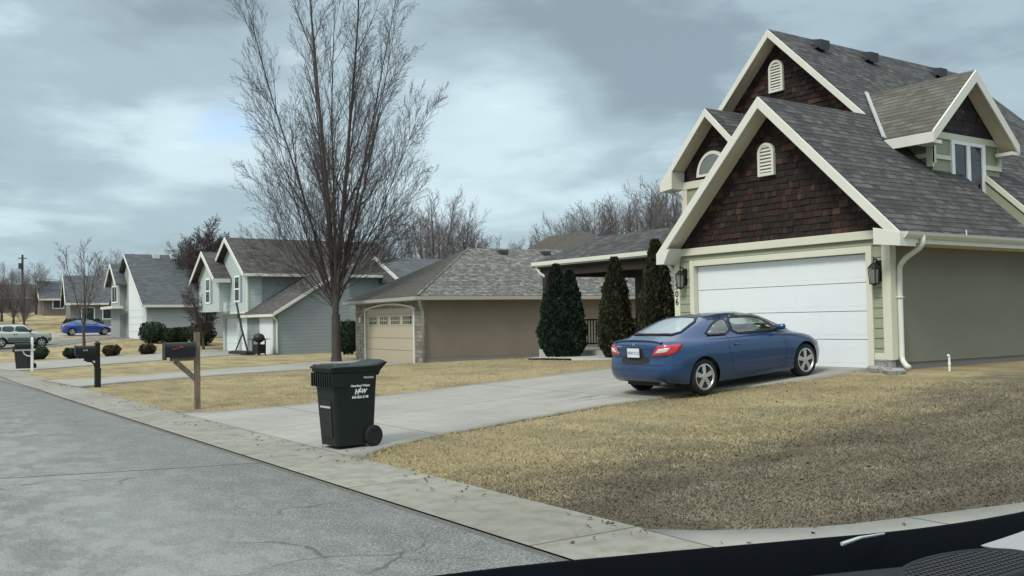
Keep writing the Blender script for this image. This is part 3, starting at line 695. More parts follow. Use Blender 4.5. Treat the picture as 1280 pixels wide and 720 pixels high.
b.box((18.64, 11.56, 5.32), (21.34, 11.6, 5.46)); b.box((18.64, 11.56, 4.78), (18.78, 11.6, 5.32)); b.box((18.78, 11.565, 4.88), (19.34, 11.6, 4.97)); b.box((20.66, 11.565, 4.78), (21.34, 11.6, 4.88)); b.box((21.22, 11.56, 4.88), (21.34, 11.6, 5.32))
b.box((18.635, 11.6, 4.9), (18.70, 12.1, 5.0))
b.box((18.632, 11.56, 4.7), (18.70, 11.7, 5.3)); hb(b, 'dormer_trim', 'trim')
b = B(); b.box((19.34, 11.55, 3.4), (19.46, 11.6, 5.32)); b.box((20.54, 11.55, 3.4), (20.66, 11.6, 5.32)); b.box((19.93, 11.555, 3.4), (20.07, 11.6, 5.249)); b.box((19.46, 11.555, 5.25), (20.54, 11.6, 5.32)); DW = hb(b, 'dormer_window', 'white')
b = B(); b.box((19.46, 11.585, 3.4), (19.93, 11.6, 5.25)); b.box((20.07, 11.585, 3.4), (20.54, 11.6, 5.25)); hb(b, 'window_pane', 'glass_dark', DW)
b = B(); b.prism([(20.64, 9.98, 2.9), (20.64, 11.7, 2.9), (20.64, 11.7, gz(11.7) - .06), (20.64, 9.98, gz(9.98) - .06)], (.1, 0, 0)); b.box((19.66, 10.2, 2.88), (20.64, 11.7, 3.3)); b.prism([(19.76, 9.98, 2.9), (19.76, 11.7, 2.9), (19.76, 11.7, gz(11.7) - .1), (19.76, 9.98, gz(9.98) - .1)], (-.08, 0, 0)); hb(b, 'recess_wall', 'siding')
b = B(); b.prism([(20.60, 9.98, gz(9.98) + .08), (20.60, 11.62, gz(11.62) + .08), (20.60, 11.62, gz(11.62) - .06), (20.60, 9.98, gz(9.98) - .06)], (.05, 0, 0)); hb(b, 'recess_trim', 'trim')
b = B(); zf = dz_(18.06); b.bar((18.03, yb_(zf) - .05, zf + .03), (19.69, yb_(6.8) + .0, 6.86), .09, .03, up=(0, -S, 1)); hb(b, 'valley_flashing', 'flash')
# carriage lanterns
def lantern(x, y, z):
    b = B(); b.box((x - .03, y - .07, z - .08), (x, y + .07, z + .3)); b.tube([(x - .03, y, z + .22), (x - .1, y, z + .33), (x - .17, y, z + .3)], .014, 6)
    b.lathe([(.02, .26), (.05, .24), (.11, .17), (.115, .15)], (x - .17, y, z), 'Z', 8); b.lathe([(.085, -.14), (.085, -.12), (.02, -.17)][::-1], (x - .17, y, z), 'Z', 8)
    b.tube([(x - .17, y, z + .26), (x - .17, y, z + .36)], .012, 6)
    for a in range(4):
        c, s_ = math.cos(a * PI / 2 + .78), math.sin(a * PI / 2 + .78); b.tube([(x - .17 + .08 * c, y + .08 * s_, z - .13), (x - .17 + .105 * c, y + .105 * s_, z + .16)], .009, 5)
    L = hb(b, 'wall_lantern', 'black'); b = B(); b.lathe([(.0, -.12), (.07, -.12), (.09, .14), (.0, .14)], (x - .17, y, z), 'Z', 8); hb(b, 'lantern_glass', 'lampglass', L)
lantern(15.5, 10.73, 2.30); lantern(15.5, 15.72, 2.42)
for k, ch in enumerate('506'):
    text_mesh('house_number', ch, .20, 'black', H, frame4((15.452, 15.965, 2.32 - k * .175), (0, -1, 0), (0, 0, 1)), .006)
# porch on the far side
b = B(); ex, rx, ez, rz_ = 17.0, 19.0, 3.36, 4.17
slab(b, [(ex, 16.6, ez), (ex, 23.66, ez), (rx, 23.1, rz_), (rx, 16.6, rz_)], .06); slab(b, [(rx, 23.1, rz_), (ex, 23.66, ez), (21, 23.66, ez)], .06); slab(b, [(rx, 17.6, rz_), (21, 17.6, ez), (21, 23.66, ez), (rx, 23.1, rz_)], .06)
hb(b, 'porch_roof', 'roof')
b = B(); b.box((16.97, 16.2, 3.21), (17.0, 23.7, 3.34)); b.box((16.9, 16.2, 3.25), (16.968, 23.7, 3.36)); b.box((16.97, 23.66, 3.21), (21, 23.7, 3.36)); hb(b, 'porch_fascia', 'gutter')
b = B(); b.box((17.02, 16.1, 3.16), (20.98, 23.6, 3.2)); b.box((17.1, 16.1, 2.93), (17.3, 23.5, 3.16)); b.box((17.3, 23.2, 2.93), (21, 23.4, 3.16)); hb(b, 'porch_beam', 'dark_wood')
for y in (22.15, 23.3): b = B(); b.box((17.1, y - .1, .5), (17.3, y + .1, 2.93)); hb(b, 'porch_post', 'dark_wood')
b = B(); b.box((20.8, 23.2, .5), (21, 23.4, 2.93)); hb(b, 'porch_post', 'dark_wood')
b = B(); b.box((17.0, 17.62, .3), (21, 23.5, .74)); hb(b, 'porch_floor', 'walk')
b = B(); b.bar((17.3, 23.3, 1.6), (20.8, 23.3, 1.6), .07, .05); b.bar((17.3, 23.3, .86), (20.8, 23.3, .86), .05, .05)
RL = hb(b, 'porch_railing', 'black'); b = B()
for k in range(32): b.box((17.4 + k * .11, 23.29, .86), (17.43 + k * .11, 23.31, 1.6))
hb(b, 'balusters', 'black', RL)
b = B(); b.tube([(17.0, 23.55, 3.2), (17.05, 23.45, 3.02), (17.2, 23.2, 2.85), (17.32, 22.95, 2.7), (17.32, 22.95, .7)], .045, 8); hb(b, 'porch_downspout', 'gutter', smooth=True)
# ================================================================== taupe neighbour (local frame: x = away from the street, y = along the front)
NB = thing('neighbour_house', 'taupe single-storey house with a worn hip roof, stone piers and tan arched garage door', 'house', (18.9, 34.1, -.1), R_(-6))
e = 2.75; ov = .42; W = 8.2
b = B(); b.box((0, .0, 0), (.12, .95, e)); b.box((0, 6.75, 0), (.12, W, e)); b.box((0, .95, 2.35), (.12, 6.75, e)); b.build('stone_front', 'stone', NB)
b = B(); b.box((.12, 0, .25), (19, .12, e)); b.box((.12, W - .12, 0), (19, W, e)); b.box((18.9, 0, 0), (19, W, e)); b.build('side_wall', 'nbwall', NB)
b = B(); b.box((.0, -.03, -.5), (19, -.001, .22 + .02)); b.box((.1, .02, -.4), (19, .1, .25)); b.build('foundation', 'found', NB)
def hiproof(b, x0, y0, x1, y1, z, r0, r1, zr, t=.14):
    """eaves rectangle, ridge from r0 to r1 (x, y)"""
    A, Bq, Cq, D = (x0, y0, z), (x1, y0, z), (x1, y1, z), (x0, y1, z); P, Q = (*r0, zr), (*r1, zr)
    for poly in ((A, Bq, Q, P), (Bq, Cq, Q), (Cq, D, P, Q), (D, A, P)): b.prism(poly, (0, 0, -t))
rb = B(); A, P = (-ov, -ov, e + .02), (4.1, 4.1, 5.12); Q = (15, 4.1, 5.12)
rb.prism([A, (19.4, -ov, e + .02), Q, P], (0, 0, -.12)); rb.prism([(19.4, -ov, e + .02), (19.4, W + ov, e + .02), Q], (0, 0, -.12)); rb.prism([(19.4, W + ov, e + .02), (-ov, W + ov, e + .02), P, Q], (0, 0, -.12))
RN = rb.build('roof', 'roof_nb', NB)
rb = B(); rb.prism([(-ov, W + ov, e + .02), A, P], (0, 0, -.12)); rb.build('front_hip', 'roof_nbd', NB)
b = B(); b.bar((-ov, -ov, e + .03), (4.1, 4.1, 5.13), .12, .02); b.build('hip_cap', 'roof_nb', RN)
b = B(); b.box((-ov - .10, -ov - .02, e - .14), (-ov, W + ov, e - .0)); b.box((-ov - .1, -ov - .10, e - .14), (19.4, -ov, e - .0)); b.build('gutter', 'nbtrim', NB)
b = B(); b.box((-ov, -ov, e - .16), (19.4, W + ov, e - .13)); b.build('soffit', 'nbtrim', NB)
# arched garage door
def arch_pts(y0, y1, zs, rise, n=14): return [(y0 + (y1 - y0) * k / n, zs + rise * math.sin(PI * k / n) ** .8) for k in range(n + 1)]
a = arch_pts(.95, 6.75, 2.28, .2); o_ = arch_pts(.83, 6.87, 2.34, .22); n = len(a)
b = B(); b.prism([(.06, 6.75, 0), (.06, .95, 0)] + [(.06, *p) for p in a], (.03, 0, 0)); GDn = b.build('garage_door', 'nbdoor', NB)
b = B(); b.add([(-.04, *p) for p in a] + [(-.04, *p) for p in o_] + [(.06, *p) for p in a] + [(-.0, *p) for p in o_], [(i, i + 1, i + 1 + n, i + n) for i in range(n - 1)] + [(i, i + 1, i + 1 + 2 * n, i + 2 * n) for i in range(n - 1)] + [(i + n, i + 1 + n, i + 1 + 3 * n, i + 3 * n) for i in range(n - 1)])
b.box((-.04, .83, 0), (.06, .95, 2.34)); b.box((-.04, 6.75, 0), (.06, 6.87, 2.34)); b.build('door_frame', 'trim_white', NB)
for k in range(4):
    y0 = 1.25 + k * 1.38; b = B(); b.box((.045, y0, 1.66), (.058, y0 + 1.05, 1.98)); b.build('door_window', 'glass', GDn)
    b = B(); b.box((.03, y0, 1.80), (.044, y0 + 1.05, 1.825))
    for j in range(5): b.box((.03, y0 + j * .25, 1.66), (.044, y0 + j * .25 + .03, 1.98))
    b.build('window_muntins', 'nbdoor', GDn)
b = B()
for z in (.53, 1.05, 1.57, 2.08): b.box((.05, .96, z), (.0595, 6.74, z + .012))
b.build('panel_joint', 'found', GDn)
b = B(); b.tube([(-.36, -.45, e - .1), (-.30, -.42, e - .25), (-.1, -.12, e - .5), (-.02, -.09, e - .6), (-.02, -.09, .1)], .05, 8); b.build('downspout', 'nbtrim', NB, smooth=True)
b = B(); b.box((-.08, 7.35, 1.75), (0, 7.47, 2.0)); b.build('porch_light', 'trim_white', NB)
for x in (5.6, 7.9, 10.0): b = B(); b.box((x - .2, 3.45, 4.82), (x + .22, 3.85, 5.0)); b.build('roof_vent', 'lead', RN)
# higher rear roof of the same house
b = B(); b.box((9.5, 1.5, 0), (19, 16, 3.0)); b.build('rear_wing', 'nbwall', NB)
rb = B(); hiproof(rb, 8.6, .6, 20.0, 17, 3.1, (13.0, 8.3), (13.0, 12.0), 6.55); rb.build('rear_roof', 'roof_nbd', NB)
# leafless shrub by its left corner is placed below

# ================================================================== blue-grey two-storey house
x3, z3 = 20.0, float(hz(20, 58)) 
H3 = thing('two_storey_house', 'pale blue-grey two-storey house with twin front gables above two white garage doors', 'house', (x3, 58.3, -.12))
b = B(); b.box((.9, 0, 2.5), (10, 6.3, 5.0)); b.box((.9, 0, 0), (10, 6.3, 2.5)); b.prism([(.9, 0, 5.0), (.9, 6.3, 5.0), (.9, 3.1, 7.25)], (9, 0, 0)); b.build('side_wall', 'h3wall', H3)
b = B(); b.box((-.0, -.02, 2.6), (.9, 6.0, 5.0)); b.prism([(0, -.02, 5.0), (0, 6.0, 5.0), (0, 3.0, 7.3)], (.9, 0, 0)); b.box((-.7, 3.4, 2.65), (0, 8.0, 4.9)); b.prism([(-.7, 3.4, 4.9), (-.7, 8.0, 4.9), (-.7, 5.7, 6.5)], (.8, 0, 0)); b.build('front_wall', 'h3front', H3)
b = B(); b.box((.45, 0, 0), (.9, .35, 2.6)); b.box((.45, 5.9, 0), (.9, 6.3, 2.6)); b.box((.45, 2.9, 0), (.9, 3.3, 2.6)); b.box((.45, .35, 2.2), (.9, 5.9, 2.6)); b.build('garage_front', 'h3front', H3)
for y0 in (.35, 3.3):
    b = B(); b.box((.6, y0, 0), (.66, y0 + 2.6, 2.2)); D = b.build('garage_door', 'door_white', H3); b = B()
    for z in (.55, 1.1, 1.65): b.box((.592, y0, z), (.6, y0 + 2.6, z + .02))
    b.build('panel_joint', 'flash', D)
rb = B(); E3 = 5.05
for s_ in (-1, 1):
    ye = 3.0 + s_ * 3.55; rb.prism([(-.45, ye, E3 - .1), (10.4, ye, E3 - .1), (10.4, 3.0, 7.4), (-.45, 3.0, 7.4)], (0, 0, -.12))
R3 = rb.build('roof', 'roof_h3', H3)
rb = B()
for s_ in (-1, 1):
    ye = 5.7 + s_ * 2.7; rb.prism([(-1.15, ye, 4.75), (2.5, ye, 4.75), (2.5, 5.7, 6.65), (-1.15, 5.7, 6.65)], (0, 0, -.1))
rb.build('small_gable_roof', 'roof_h3', R3)
b = B()
for x, yc, hw, zf, za in ((-.5, 3.0, 3.57, E3 - .12, 7.42), (-1.2, 5.7, 2.72, 4.73, 6.67)):
    for s_ in (-1, 1): b.prism([(x, yc + s_ * hw, zf), (x, yc, za), (x, yc, za - .3), (x, yc + s_ * (hw - .0), zf - .26)], (.05, 0, 0))
b.box((-.5, -.64, E3 - .3), (10.4, -.56, E3 - .12)); b.box((-1.2, 2.95, 4.5), (-.1, 3.03, 4.75)); b.box((-.04, -.06, 0), (.04, .08, 5)); b.build('rake_board', 'trim_white', H3)
b = B(); b.box((.0, -.05, 2.48), (.95, 6.1, 2.6)); b.build('floor_band', 'trim_white', H3)
for x, y0, z0 in ((-.04, 1.4, 3.2), (-.74, 5.2, 3.2)):
    b = B(); b.box((x, y0, z0), (x + .06, y0 + 1.0, z0 + 1.7)); Wn = b.build('window', 'white', H3); b = B(); b.box((x - .012, y0 + .12, z0 + .12), (x, y0 + .88, z0 + .8)); b.box((x - .012, y0 + .12, z0 + .9), (x, y0 + .88, z0 + 1.58)); b.build('pane', 'glass', Wn)
    b = B(); b.box((x + .005, y0 - .4, z0), (x + .03, y0 - .04, z0 + 1.7)); b.build('shutter', 'h3wall', H3)
b = B(); b.prism([(0, -5.1, 0), (4.4, -5.1, 0), (4.4, -5.1, 5.1), (0, -5.1, 2.45)], (0, 5.1, 0)); b.box((4.4, -5.1, 0), (4.5, 0, 4.8)); b.build('wing_wall', 'h3wall', H3)
b = B(); b.box((-.03, -5.05, 0), (-.001, -.05, 2.5)); b.build('wing_front', 'h3wall', H3)
b = B(); b.box((-.06, -4.4, 0), (-.031, -2.4, 2.1)); D = b.build('garage_door', 'door_white', H3); b = B(); b.box((-.07, -4.55, 2.1), (-.03, -2.25, 2.25)); b.box((-.07, -4.55, 0), (-.03, -4.4, 2.1)); b.box((-.07, -2.4, 0), (-.03, -2.25, 2.1)); b.build('door_frame', 'trim_white', H3)
b = B(); b.prism([(-.35, -5.4, 2.38), (4.7, -5.4, 5.42), (4.7, .1, 5.42), (-.35, .1, 2.38)], (0, 0, -.12)); b.build('wing_roof', 'roof_h3', H3)
b = B(); b.bar((-.36, -5.42, 2.33), (4.7, -5.42, 5.36), .04, .2); b.box((-.42, -5.42, 2.2), (-.36, .1, 2.36)); b.build('wing_fascia', 'trim_white', H3)
b = B(); b.tube([(-.4, -5.3, 2.3), (-.15, -5.2, 2.0), (-.06, -5.14, 1.9), (-.06, -5.14, .1)], .05, 6); b.build('downspout', 'trim_white', H3); b = B(); b.tube([(-.06, -.1, 2.4), (-.06, -.1, .1)], .05, 6); b.build('downspout', 'trim_white', H3)
b = B(); b.box((4.5, -1, 0), (9.5, 3, 3.4)); b.box((9.3, -2.5, 0), (14, 4, 4.3)); b.build('rear_wing', 'h3front', H3)
b = B(); b.prism([(9.0, -3.0, 4.4), (9.0, 4.5, 4.4), (9.0, .7, 6.2)], (6, 0, 0)); b.build('rear_wing_roof', 'roof_far', H3)
b = B(); b.bar((8.98, -3.0, 4.4), (8.98, .7, 6.2), .05, .25); b.bar((8.98, 4.5, 4.4), (8.98, .7, 6.2), .05, .25); b.build('rear_rake_board', 'trim_white', H3)

# ================================================================== grey house with the steep roof (fourth)
H4 = thing('steep_roofed_house', 'pale grey house with a tall steep slate-grey roof and white-fronted garage behind round bushes', 'house', (18, 75, .72))
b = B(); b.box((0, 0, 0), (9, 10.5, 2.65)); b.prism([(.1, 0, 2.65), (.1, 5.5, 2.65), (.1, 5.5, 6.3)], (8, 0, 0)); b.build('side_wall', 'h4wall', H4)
b = B(); b.box((-.05, .0, 0), (0, 5.5, 2.65)); b.prism([(-.05, -.0, 2.65), (-.05, 5.5, 2.65), (-.05, 5.5, 6.4)], (.1, 0, 0)); b.build('garage_front', 'door_white', H4)
b = B(); b.box((-.09, .4, 0), (-.051, 5.1, 2.2)); D = b.build('garage_door', 'door_white', H4); b = B()
for z in (.55, 1.1, 1.65, 2.2): b.box((-.1, .4, z), (-.091, 5.1, z + .02))
b.build('panel_joint', 'flash', D)
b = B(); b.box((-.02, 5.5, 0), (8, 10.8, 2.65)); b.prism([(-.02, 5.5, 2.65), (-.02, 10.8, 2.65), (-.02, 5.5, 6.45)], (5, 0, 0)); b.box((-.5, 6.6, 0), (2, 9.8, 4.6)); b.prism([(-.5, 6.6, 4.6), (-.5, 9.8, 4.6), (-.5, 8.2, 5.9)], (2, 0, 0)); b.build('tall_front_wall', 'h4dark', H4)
b = B(); b.prism([(-.4, -.4, 2.55), (9, -.4, 2.55), (6, 5.6, 6.75), (-.4, 5.6, 6.75)], (0, 0, -.14)); b.prism([(9, -.4, 2.55), (9, 11.6, 2.55), (6, 5.6, 6.75)], (0, 0, -.14)); b.prism([(6, 5.6, 6.75), (9, 11.6, 2.55), (-.4, 11.6, 2.55), (-.4, 5.6, 6.75)], (0, 0, -.14)); R4 = b.build('roof', 'roof_far', H4)
b = B()
for s_ in (-1, 1): b.prism([(-.9, 8.2 + s_ * 2.1, 4.35), (4, 8.2 + s_ * 2.1, 4.35), (4, 8.2, 6.1), (-.9, 8.2, 6.1)], (0, 0, -.1))
b.build('small_gable_roof', 'roof_far', R4)
b = B(); b.prism([(-.44, -.4, 2.55), (-.44, 5.6, 6.75), (-.44, 5.6, 6.5), (-.44, -.4, 2.3)], (.05, 0, 0)); b.box((-.4, -.44, 2.36), (9, -.40, 2.55)); b.prism([(-.95, 6.1, 4.35), (-.95, 8.2, 6.1), (-.95, 8.2, 5.85), (-.95, 6.1, 4.05)], (.05, 0, 0)); b.prism([(-.95, 10.3, 4.35), (-.95, 8.2, 6.1), (-.95, 8.2, 5.85), (-.95, 10.3, 4.05)], (.05, 0, 0)); b.box((-1.3, 5.6, 2.4), (-.45, 9.9, 2.6)); b.build('rake_board', 'trim_white', H4)
b = B(); b.box((-.56, 7.3, 2.9), (-.5, 9.1, 4.3)); Wn = b.build('window', 'white', H4); b = B(); b.box((-.57, 7.42, 3.0), (-.56, 8.15, 4.2)); b.box((-.57, 8.25, 3.0), (-.56, 8.98, 4.2)); b.build('pane', 'glass', Wn)
for x in (2, 3.4, 4.8): b = B(); b.box((x - .25, 5.0, 6.4), (x + .25, 5.5, 6.72)); b.build('roof_vent', 'gutter', R4)
# ---- farther houses
def far_house(px, py, d, w, dep, eave, ridge, rz, wall, roof, label, trim=True, porch=False):
    az = math.atan((px - 640) / FPX) + R_(55.7) - R_(0); dr = ray(px, py); dr = dr / math.hypot(dr[0], dr[1]); p = dr * d; x, y = p[0], p[1]; z = float(hz(x, y)) - .1
    o = thing('distant_house', label, 'house', (x, y, z), rz)
    b = B(); b.box((0, 0, -.5), (dep, w, eave)); b.prism([(0, 0, eave), (0, w, eave), (0, w / 2, ridge - .1)], (dep, 0, 0)); b.build('wall', wall, o)
    b = B()
    for s_ in (0, 1): ye = -.5 if s_ == 0 else w + .5; b.prism([(-.5, ye, eave - .1), (dep + .5, ye, eave - .1), (dep + .5, w / 2, ridge), (-.5, w / 2, ridge)], (0, 0, -.15))
    r = b.build('roof', roof, o)
    b = B(); b.box((-.5, -.56, eave - .3), (dep + .5, -.5, eave - .1)); b.prism([(-.55, -.5, eave - .1), (-.55, w / 2, ridge), (-.55, w / 2, ridge - .3), (-.55, -.5, eave - .4)], (.05, 0, 0)); b.prism([(-.55, w + .5, eave - .1), (-.55, w / 2, ridge), (-.55, w / 2, ridge - .3), (-.55, w + .5, eave - .4)], (.05, 0, 0)); b.build('fascia', 'trim_white', o)
    for k in range(3):
        x0_ = 1.0 + k * dep / 3; b = B(); b.box((x0_, -.04, .9), (x0_ + 1.3, 0, 2.2)); f = b.build('window', 'white', o); b = B(); b.box((x0_ + .1, -.05, 1.0), (x0_ + 1.2, -.04, 2.1)); b.build('pane', 'glass', f)
    return o
far_house(88, 400, 108, 7, 6.0, 2.7, 5.6, R_(-6), 'greywall', 'roof_far', 'dark grey house with white porch rails and stairs beyond the parked blue car')
PO = thing('porch_stairs', 'white railed porch with a sloping stair rail beside the grey house', 'porch', tuple(G(124, 402)[:2]) + (float(hz(*G(124, 402)[:2])),), R_(8))
b = B(); b.box((0, 0, 0), (4, 4, 1.0)); b.build('deck', 'greywall', PO)
b = B(); b.box((-.4, -.4, 3.3), (5, 4.4, 3.5)); b.build('porch_roof', 'roof_far', PO)
b = B(); b.box((-.42, -.45, 3.28), (5, -.4, 3.5)); b.build('fascia', 'white', PO)
for x in (0, 1.9, 3.8): b = B(); b.box((x, 0, 1), (x + .18, .18, 3.3)); b.build('post', 'white', PO)
b = B(); b.bar((0, .05, 1.9), (4, .05, 1.9), .06, .08)
for k in range(18): b.box((.1 + k * .22, .03, 1.0), (.15 + k * .22, .07, 1.9))
b.bar((0, .05, 1.9), (-2.6, .05, .6), .06, .08)
for k in range(8): b.box((-.2 - k * .3, .03, .8 - k * .13), (-.15 - k * .3, .07, 1.8 - k * .15))
b.build('railing', 'white', PO)
far_house(54, 392, 128, 7, 5.5, 2.2, 4.4, R_(-3), 'brownwall', 'roof_far', 'low brown house with a grey roof between the street trees and the porch house')
far_house(2, 392, 150, 8, 8, 2.4, 4.2, R_(-2), 'brownwall', 'roof_far', 'low brown house behind the two twiggy trees at the left edge')
far_house(30, 388, 170, 8, 10, 2.6, 4.6, R_(-2), 'greywall', 'roof_far', 'most distant grey roof behind the foot of the utility pole')

# ================================================================== trees
def grow_tree(seed, height, trunk_h, r0, n_lead, spread, lv, crown_lo=.15, up=.5, twig_r=.008, dens=1.0, sides=4, leads=None, ang=(26, 50)):
    """returns (trunk builder, crown builder): leaders rise from the fork and carry ascending limbs, twigs and fine twigs"""
    rg = random.Random(seed); tb, cb = B(), B()
    def rot(d, ang, az):
        o = d.orthogonal().normalized(); q = d.cross(o); s_ = (o * math.cos(az) + q * math.sin(az)); return (d * math.cos(ang) + s_ * math.sin(ang)).normalized()
    def branch(p, d, L, r, level, bld, nseg, ns, trop):
        pts, dirs, rs = [p.copy()], [], [r]
        for k in range(nseg):
            d = (d + Vector((rg.gauss(0, .028 if level else .016), rg.gauss(0, .028 if level else .016), rg.gauss(0, .018) + trop))).normalized(); dirs.append(d.copy()); p = p + d * (L / nseg); pts.append(p.copy()); rs.append(r * (1 - .88 * ((k + 1) / nseg)) + twig_r * .25)
        bld.tube(pts, rs, ns, cap=False); return pts, dirs, rs
    def sub(pts, dirs, rs, L, level):
        if level > lv: return
        nch = int({1: 20, 2: 9, 3: 5, 4: 3}[level] * dens * rg.uniform(.85, 1.15)); n = len(dirs)
        for c in range(nch):
            t = (crown_lo if level == 1 else .15) + (1 - (crown_lo if level == 1 else .15)) * (c + rg.random()) / nch
            i = min(int(t * n), n - 1); f = t * n - i; p = pts[i].lerp(pts[i + 1], f); d = rot(dirs[i], R_(rg.uniform(*ang)) * (1 if level > 1 else 1.1), rg.uniform(0, 2 * PI))
            if level == 1:
                L2 = spread * (.62 + .5 * math.sin(PI * min(1, t * .85 + .12))) * (1 - .26 * t) * rg.uniform(.7, 1.05)
                # keep limbs pointing away from the axis
                h = Vector((p.x + d.x * .8, p.y + d.y * .8, 0)); 
                if h.length > .1 and h.dot(Vector((d.x, d.y, 0))) < 0: d = Vector((-d.x, -d.y, d.z))
            else: L2 = L * rg.uniform(.32, .55) * (1.1 - .5 * t)
            r2 = max(twig_r, rs[i] * rg.uniform(.38, .6)) if level < 3 else twig_r
            if level == 1: r2 = max(twig_r * 1.6, min(rs[i] * .5, .012 * L2 + .008))
            q = branch(p, d, L2, r2, level, cb, {1: 7, 2: 5, 3: 3, 4: 2}[level], 4 if level < 2 else 3, up * {1: .11, 2: .05, 3: .02, 4: .0}[level]); sub(*q, L2, level + 1)
    tb.tube([(0, 0, -.2), (0, 0, .05), (.01, .0, .35), (0, .02, trunk_h * .6), (0, 0, trunk_h)], [r0 * 1.5, r0 * 1.28, r0 * 1.05, r0 * .95, r0 * .92], 12, cap=False)
    for (tr, td, fl, rr_, z0) in (leads or []):
        rt = Vector((float(RM[0][0]), float(RM[1][0]), 0)).normalized(); dp = Vector((-rt.y, rt.x, 0)); d = (Vector((0, 0, 1)) + rt * math.tan(R_(tr)) + dp * math.tan(R_(td))).normalized(); L = (height - trunk_h) * fl
        q = branch(Vector((0, 0, z0)) , d, L, r0 * rr_, 0, tb, 14, 8, .010); sub(*q, L, 1)
    for k in range(0 if leads else n_lead):
        az = 2 * PI * k / max(1, n_lead) + rg.uniform(-.4, .4); tilt = 0.02 if k == 0 else R_(rg.uniform(9, 17)); d = rot(Vector((0, 0, 1)), tilt, az) if n_lead > 1 else Vector((.01, 0, 1))
        L = (height - trunk_h) * (1 if k == 0 else rg.uniform(.80, .97)); z0 = trunk_h * rg.uniform(.82, 1.0) if k else trunk_h * .98
        q = branch(Vector((0, 0, z0)), d, L, r0 * (.62 if k == 0 else rg.uniform(.36, .5)), 0, tb, 12, 8, .012); sub(*q, L, 1)
    return tb, cb
def tree(name, label, loc, seed, height, trunk_h, r0, n_lead, spread, lv, bark, twig, group=None, **k):
    o = thing(name, label, 'tree', loc, random.Random(seed).uniform(0, 6), group); tb, cb = grow_tree(seed, height, trunk_h, r0, n_lead, spread, lv, **k)
    tb.build('trunk', bark, o, smooth=True, uv=False); cb.build('crown', twig, o, smooth=True, uv=False); return o
tp = (17.7, 39.9, float(hz(17.7, 39.9)))
BT = tree('bare_tree', 'tall leafless tree with ascending limbs behind the wheeled bin, taller than the picture', tp, 11, 20.0, 2.2, .235, 6, 3.9, 4, 'bark', 'twig', crown_lo=.04, up=.5, twig_r=.0056, ang=(18, 38), dens=1.08,
    leads=[(-3, 2, .98, .72, 2.1), (6, -3, .94, .64, 2.15), (-8, 8, .84, .34, 2.3), (12, 6, .86, .36, 2.4), (-14, -5, .84, .34, 2.2), (17, -6, .74, .28, 2.6), (1, -10, .80, .30, 2.9), (4, 13, .72, .28, 3.2), (-24, 4, .62, .22, 2.2), (26, 5, .58, .20, 2.5), (-36, -4, .38, .14, 2.6), (36, -3, .36, .13, 2.9), (-50, 8, .22, .09, 2.4), (50, 8, .20, .09, 3.1), (10, -30, .42, .14, 2.8), (-14, 30, .42, .14, 3.0)])
BT.rotation_euler = (0, 0, 0); BT.scale = (.87, .87, .97)
sp = G(105, 434)
tree('young_tree', 'slender young leafless tree in the bed in front of the far blue car', sp, 21, 7.6, 1.6, .10, 4, 1.9, 3, 'bark_red', 'twig_far', up=.5, twig_r=.012, crown_lo=.08, dens=.7)
# reddish twiggy trees between the steep-roofed and two-storey houses
def atd(px, d, dz=0):
    dr = ray(px, 400); h = math.hypot(dr[0], dr[1]); x, y = dr[0] / h * d, dr[1] / h * d; return (float(x), float(y), float(hz(x, y)) + dz)
tree('reddish_tree', 'dense reddish leafless tree overhanging the steep grey roof', atd(262, 82), 31, 8.6, 1.2, .18, 7, 3.0, 4, 'bark_red', 'twig_red', up=.2, twig_r=.013, crown_lo=.02, dens=1.25)
tree('ornamental_tree', 'low dense reddish leafless tree at the left corner of the two-storey house', atd(254, 69), 32, 4.6, .8, .08, 5, 1.5, 3, 'bark_red', 'twig_red', up=.15, twig_r=.010, crown_lo=.02)
# distant prototypes, copied along the skyline
base = thing('distant_tree', 'grey leafless tree at the left end of the skyline row behind the taupe roof', 'tree', atd(545, 88), 0, 'leafless trees on the skyline behind the houses')
tb, cb = grow_tree(41, 12, 1.5, .2, 5, 3.8, 3, crown_lo=.02, up=.35, twig_r=.010, dens=1.0, ang=(22, 45)); tb.build('trunk', 'bark', base, smooth=True, uv=False); cb.build('crown', 'twig_far', base, smooth=True, uv=False)
base2 = thing('distant_tree', 'twiggy leafless tree, leftmost of the clump beside the gabled house', 'tree', atd(742, 82), 0, 'leafless trees on the skyline behind the houses')
tb, cb = grow_tree(43, 10.6, 1.3, .17, 6, 3.4, 4, crown_lo=.02, up=.4, twig_r=.0085, dens=.9, ang=(20, 40)); tb.build('trunk', 'bark', base2, smooth=True, uv=False); cb.build('crown', 'twig_far', base2, smooth=True, uv=False)
GRP = 'leafless trees on the skyline behind the houses'
sk = [(570, 92, .98, 1, 0), (598, 96, .80, 3, 1), (528, 98, .95, 2, 0), (500, 92, .80, 5, 1), (470, 100, .8, 1.4, 0), (622, 92, .70, 4, 0), (645, 88, .66, 5, 1), (668, 90, .68, .5, 0), (690, 86, .66, 2.2, 1), (712, 88, .86, 3.3, 0), (655, 84, .74, 2.1, 1), (700, 84, .86, 4.4, 1), (727, 84, .92, .9, 1), (585, 90, .9, 2.6, 1),
      (765, 78, .99, 4, 1), (792, 76, 1.0, 1, 1), (815, 80, 1.02, 2.5, 0), (835, 84, 1.1, 5.5, 1), (850, 80, 1.1, .3, 0)]
